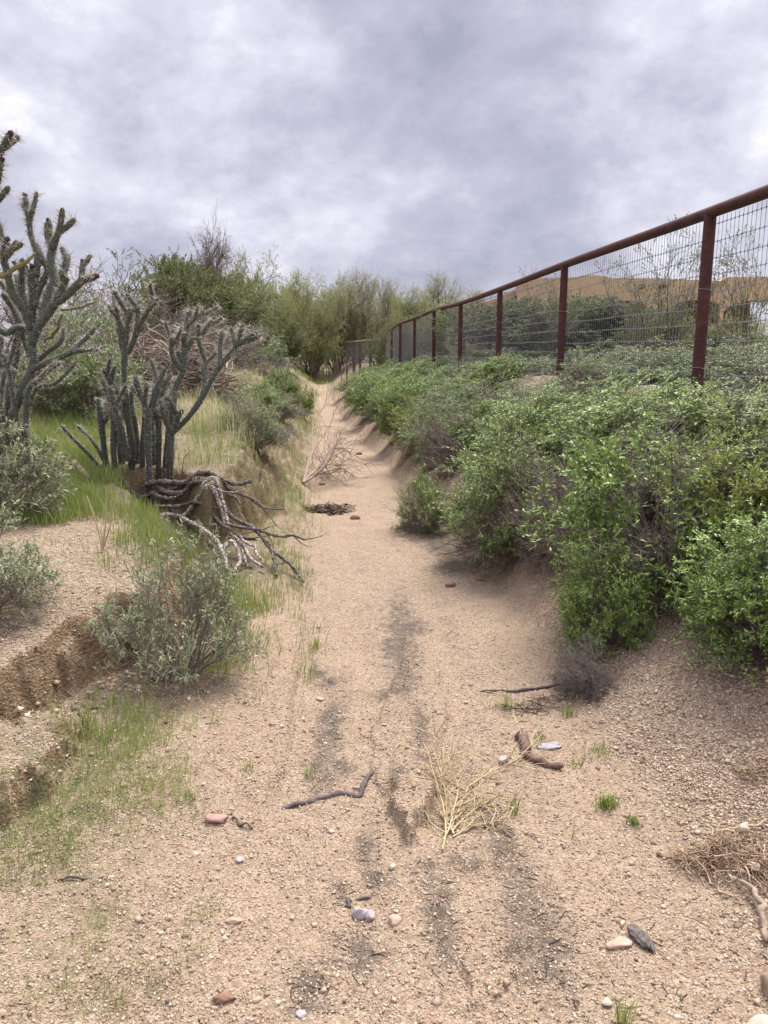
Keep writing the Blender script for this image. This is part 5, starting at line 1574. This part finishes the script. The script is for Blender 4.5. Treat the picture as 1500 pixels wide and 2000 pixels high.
TUFTS = [(1185, 1575, .030, .055, 170, 'bright green dense grass tuft on the sand at the right'), (1238, 1608, .022, .035, 90, 'small bright grass tuft right of the dense one'),
         (1125, 1498, .04, .045, 34, 'flat spidery grass tuft right of the bent root'), (1112, 1395, .035, .07, 40, 'grass tuft at the edge of the right gravel slope'),
         (1000, 1592, .02, .12, 18, 'few long dark grass blades at the right of the dry weed'), (1115, 1632, .012, .10, 7, 'single thin grass sprig in the sand right of the dry weed'),
         (985, 1385, .05, .11, 36, 'tall dark grass tuft among twigs behind the bent root'), (1218, 1995, .018, .10, 24, 'green grass blades at the bottom edge of the picture'),
         (1170, 1470, .05, .05, 60, 'brownish grass tuft where the gravel slope begins'), (1055, 1438, .03, .035, 40, 'low grass tuft just behind the bent root'),
         (480, 1505, .03, .05, 20, 'little dark grass tuft left of the path'), (605, 1515, .025, .07, 18, 'thin grass sprig at the left edge of the rut'),
         (1145, 1285, .03, .16, 26, 'upright green blades under the largest green shrub'), (620, 1270, .03, .10, 30, 'grass tuft on the step at the left of the path'),
         (375, 1560, .02, .06, 14, 'thin upright sprigs above the red stone at the left')]
for px, py, rad, hgt, n, lb in TUFTS:
    p = gpt(px, py); rng = R0(int(px + py))
    xy = p[:2] + rng.randn(n, 2) * rad * .5
    V, Q, T, A = blades(rng, xy, hgt * rng.uniform(.4, 1.1, n), .0034, .7, None)
    o = link('grass_tuft', Geo().add(V - p, Q, T, A).mesh('grass_tuft', M_GRASS)); o.location = p
    tag(o, lb, 'grass tuft', 'single grass tufts beside the path')


def gravel():
    rng = R0(501)
    n = 420000
    Y = 1.25 * (5.6 / 1.25) ** rng.rand(n); X = rng.uniform(-.56, .56, n) * (Y + .25)
    t = X - xr(Y); dens = np.where(t > 0, smooth(-.05, .25, t), 0)
    dens = np.maximum(dens, .55 * smooth(.0, .25, xb(Y) - X)); dens = np.maximum(dens, .10 + .30 * smooth(0, .3, fbm(X * 2.5, Y * 2.5, 31, 3)))
    dens = np.maximum(dens, .4 * smooth(.2, .5, xl(Y) - X) * (Y < 3.2))
    dens *= 1 - .85 * np.exp(-((X - xr(Y) + .10) / .10) ** 2) * (Y > 2.2)
    dens = np.maximum(dens, .28) ; k = rng.rand(n) < dens * smooth(5.2, 3.2, Y) * np.clip(Y / 2.5, .35, 1); X, Y = X[k], Y[k]; n = len(X)
    s = (.0011 + .0034 * rng.rand(n) ** 3.5) * np.where(X - xr(Y) > .05, 1.3, 1.0) + .0075 * (rng.rand(n) < .007) * rng.rand(n)
    n2 = 1500                                          # crumbs fallen from the cut bank
    Y2 = rng.uniform(2.1, 4.3, n2); X2 = xb(Y2) + .04 + .07 * np.abs(rng.randn(n2)) * rng.choice([1, 1, -.6], n2)
    X, Y, s = np.append(X, X2), np.append(Y, Y2), np.append(s, .0025 + .012 * rng.rand(n2) ** 5); n = len(X)
    C = np.stack([X, Y, H(X, Y) + s * .25], -1)
    O = np.array([[1, 0, 0], [-1, 0, 0], [0, 1, 0], [0, -1, 0], [0, 0, 1], [0, 0, -1.]])
    F = np.array([[0, 2, 4], [2, 1, 4], [1, 3, 4], [3, 0, 4], [2, 0, 5], [1, 2, 5], [3, 1, 5], [0, 3, 5]])
    a = rng.uniform(0, 6.28, n); ca, sa = np.cos(a), np.sin(a)
    J = O[None] * rng.uniform(.6, 1.4, (n, 6, 1)) + rng.randn(n, 6, 3) * .22
    J[..., 2] *= .75
    V = np.stack([J[..., 0] * ca[:, None] - J[..., 1] * sa[:, None], J[..., 0] * sa[:, None] + J[..., 1] * ca[:, None], J[..., 2]], -1) * s[:, None, None] * 1.25 + C[:, None]
    T = (np.arange(n)[:, None, None] * 6 + F[None]).reshape(-1, 3)
    m = NT('gravel_grain')
    c = m.ramp(m.attr('tint'), [(.0, (.125, .085, .06)), (.2, (.265, .188, .128)), (.6, (.375, .277, .196)), (.88, (.445, .35, .256)), (1., (.52, .44, .36))])
    mt = m.done(m.bsdf(c, .75, .3))
    tag(link('gravel', mesh_np('gravel', V.reshape(-1, 3), None, T, mt, {'tint': np.repeat(rng.rand(n), 6)})), 'loose tan and pink gravel grains over the sandy ground', 'gravel', kind='stuff')


gravel()


def litter():
    rng = R0(511)
    n = 12000
    Y = 1.3 * (9 / 1.3) ** rng.rand(n); X = rng.uniform(-.56, .56, n) * (Y + .25)
    d = np.clip(.12 + .9 * fbm(X * 1.7, Y * 1.7, 191, 3), 0, 1)
    for sx, sy, sr in SHRUB_SPOTS: d = np.maximum(d, smooth(1.5, .8, np.hypot(X - sx, Y - sy) / sr))
    d = np.maximum(d, .55 * np.exp(-((X - xr(Y)) / .12) ** 2))
    d = np.maximum(d, 1.6 * smooth(.3, .8, ground_attrs(X, Y, X)['stain']) * (Y < 6))
    k = rng.rand(n) < d * .32; X, Y = X[k], Y[k]; n = len(X)
    a = rng.uniform(0, 6.28, n); L = .010 + .05 * rng.rand(n) ** 3
    S = np.stack([X, Y, np.zeros(n)], -1); D = np.stack([np.cos(a), np.sin(a), np.zeros(n)], -1)
    P = grow(rng, S, D, L, 4, .25, 0); P[..., 2] = H(P[..., 0].ravel(), P[..., 1].ravel()).reshape(P.shape[:2]) + .0018
    g = Geo(); t = tubes(P, rng.uniform(.0007, .0020, n)[:, None] * np.array([[1, 1, .9, .5]]), 4, rng.rand(n)); g.add(t[0], t[1], None, t[2])
    tag(link('litter', g.mesh('litter', bpy.data.materials['dark_debris'])), 'scattered bits of dark twig and bark lying on the sand', 'litter', kind='stuff')


litter()
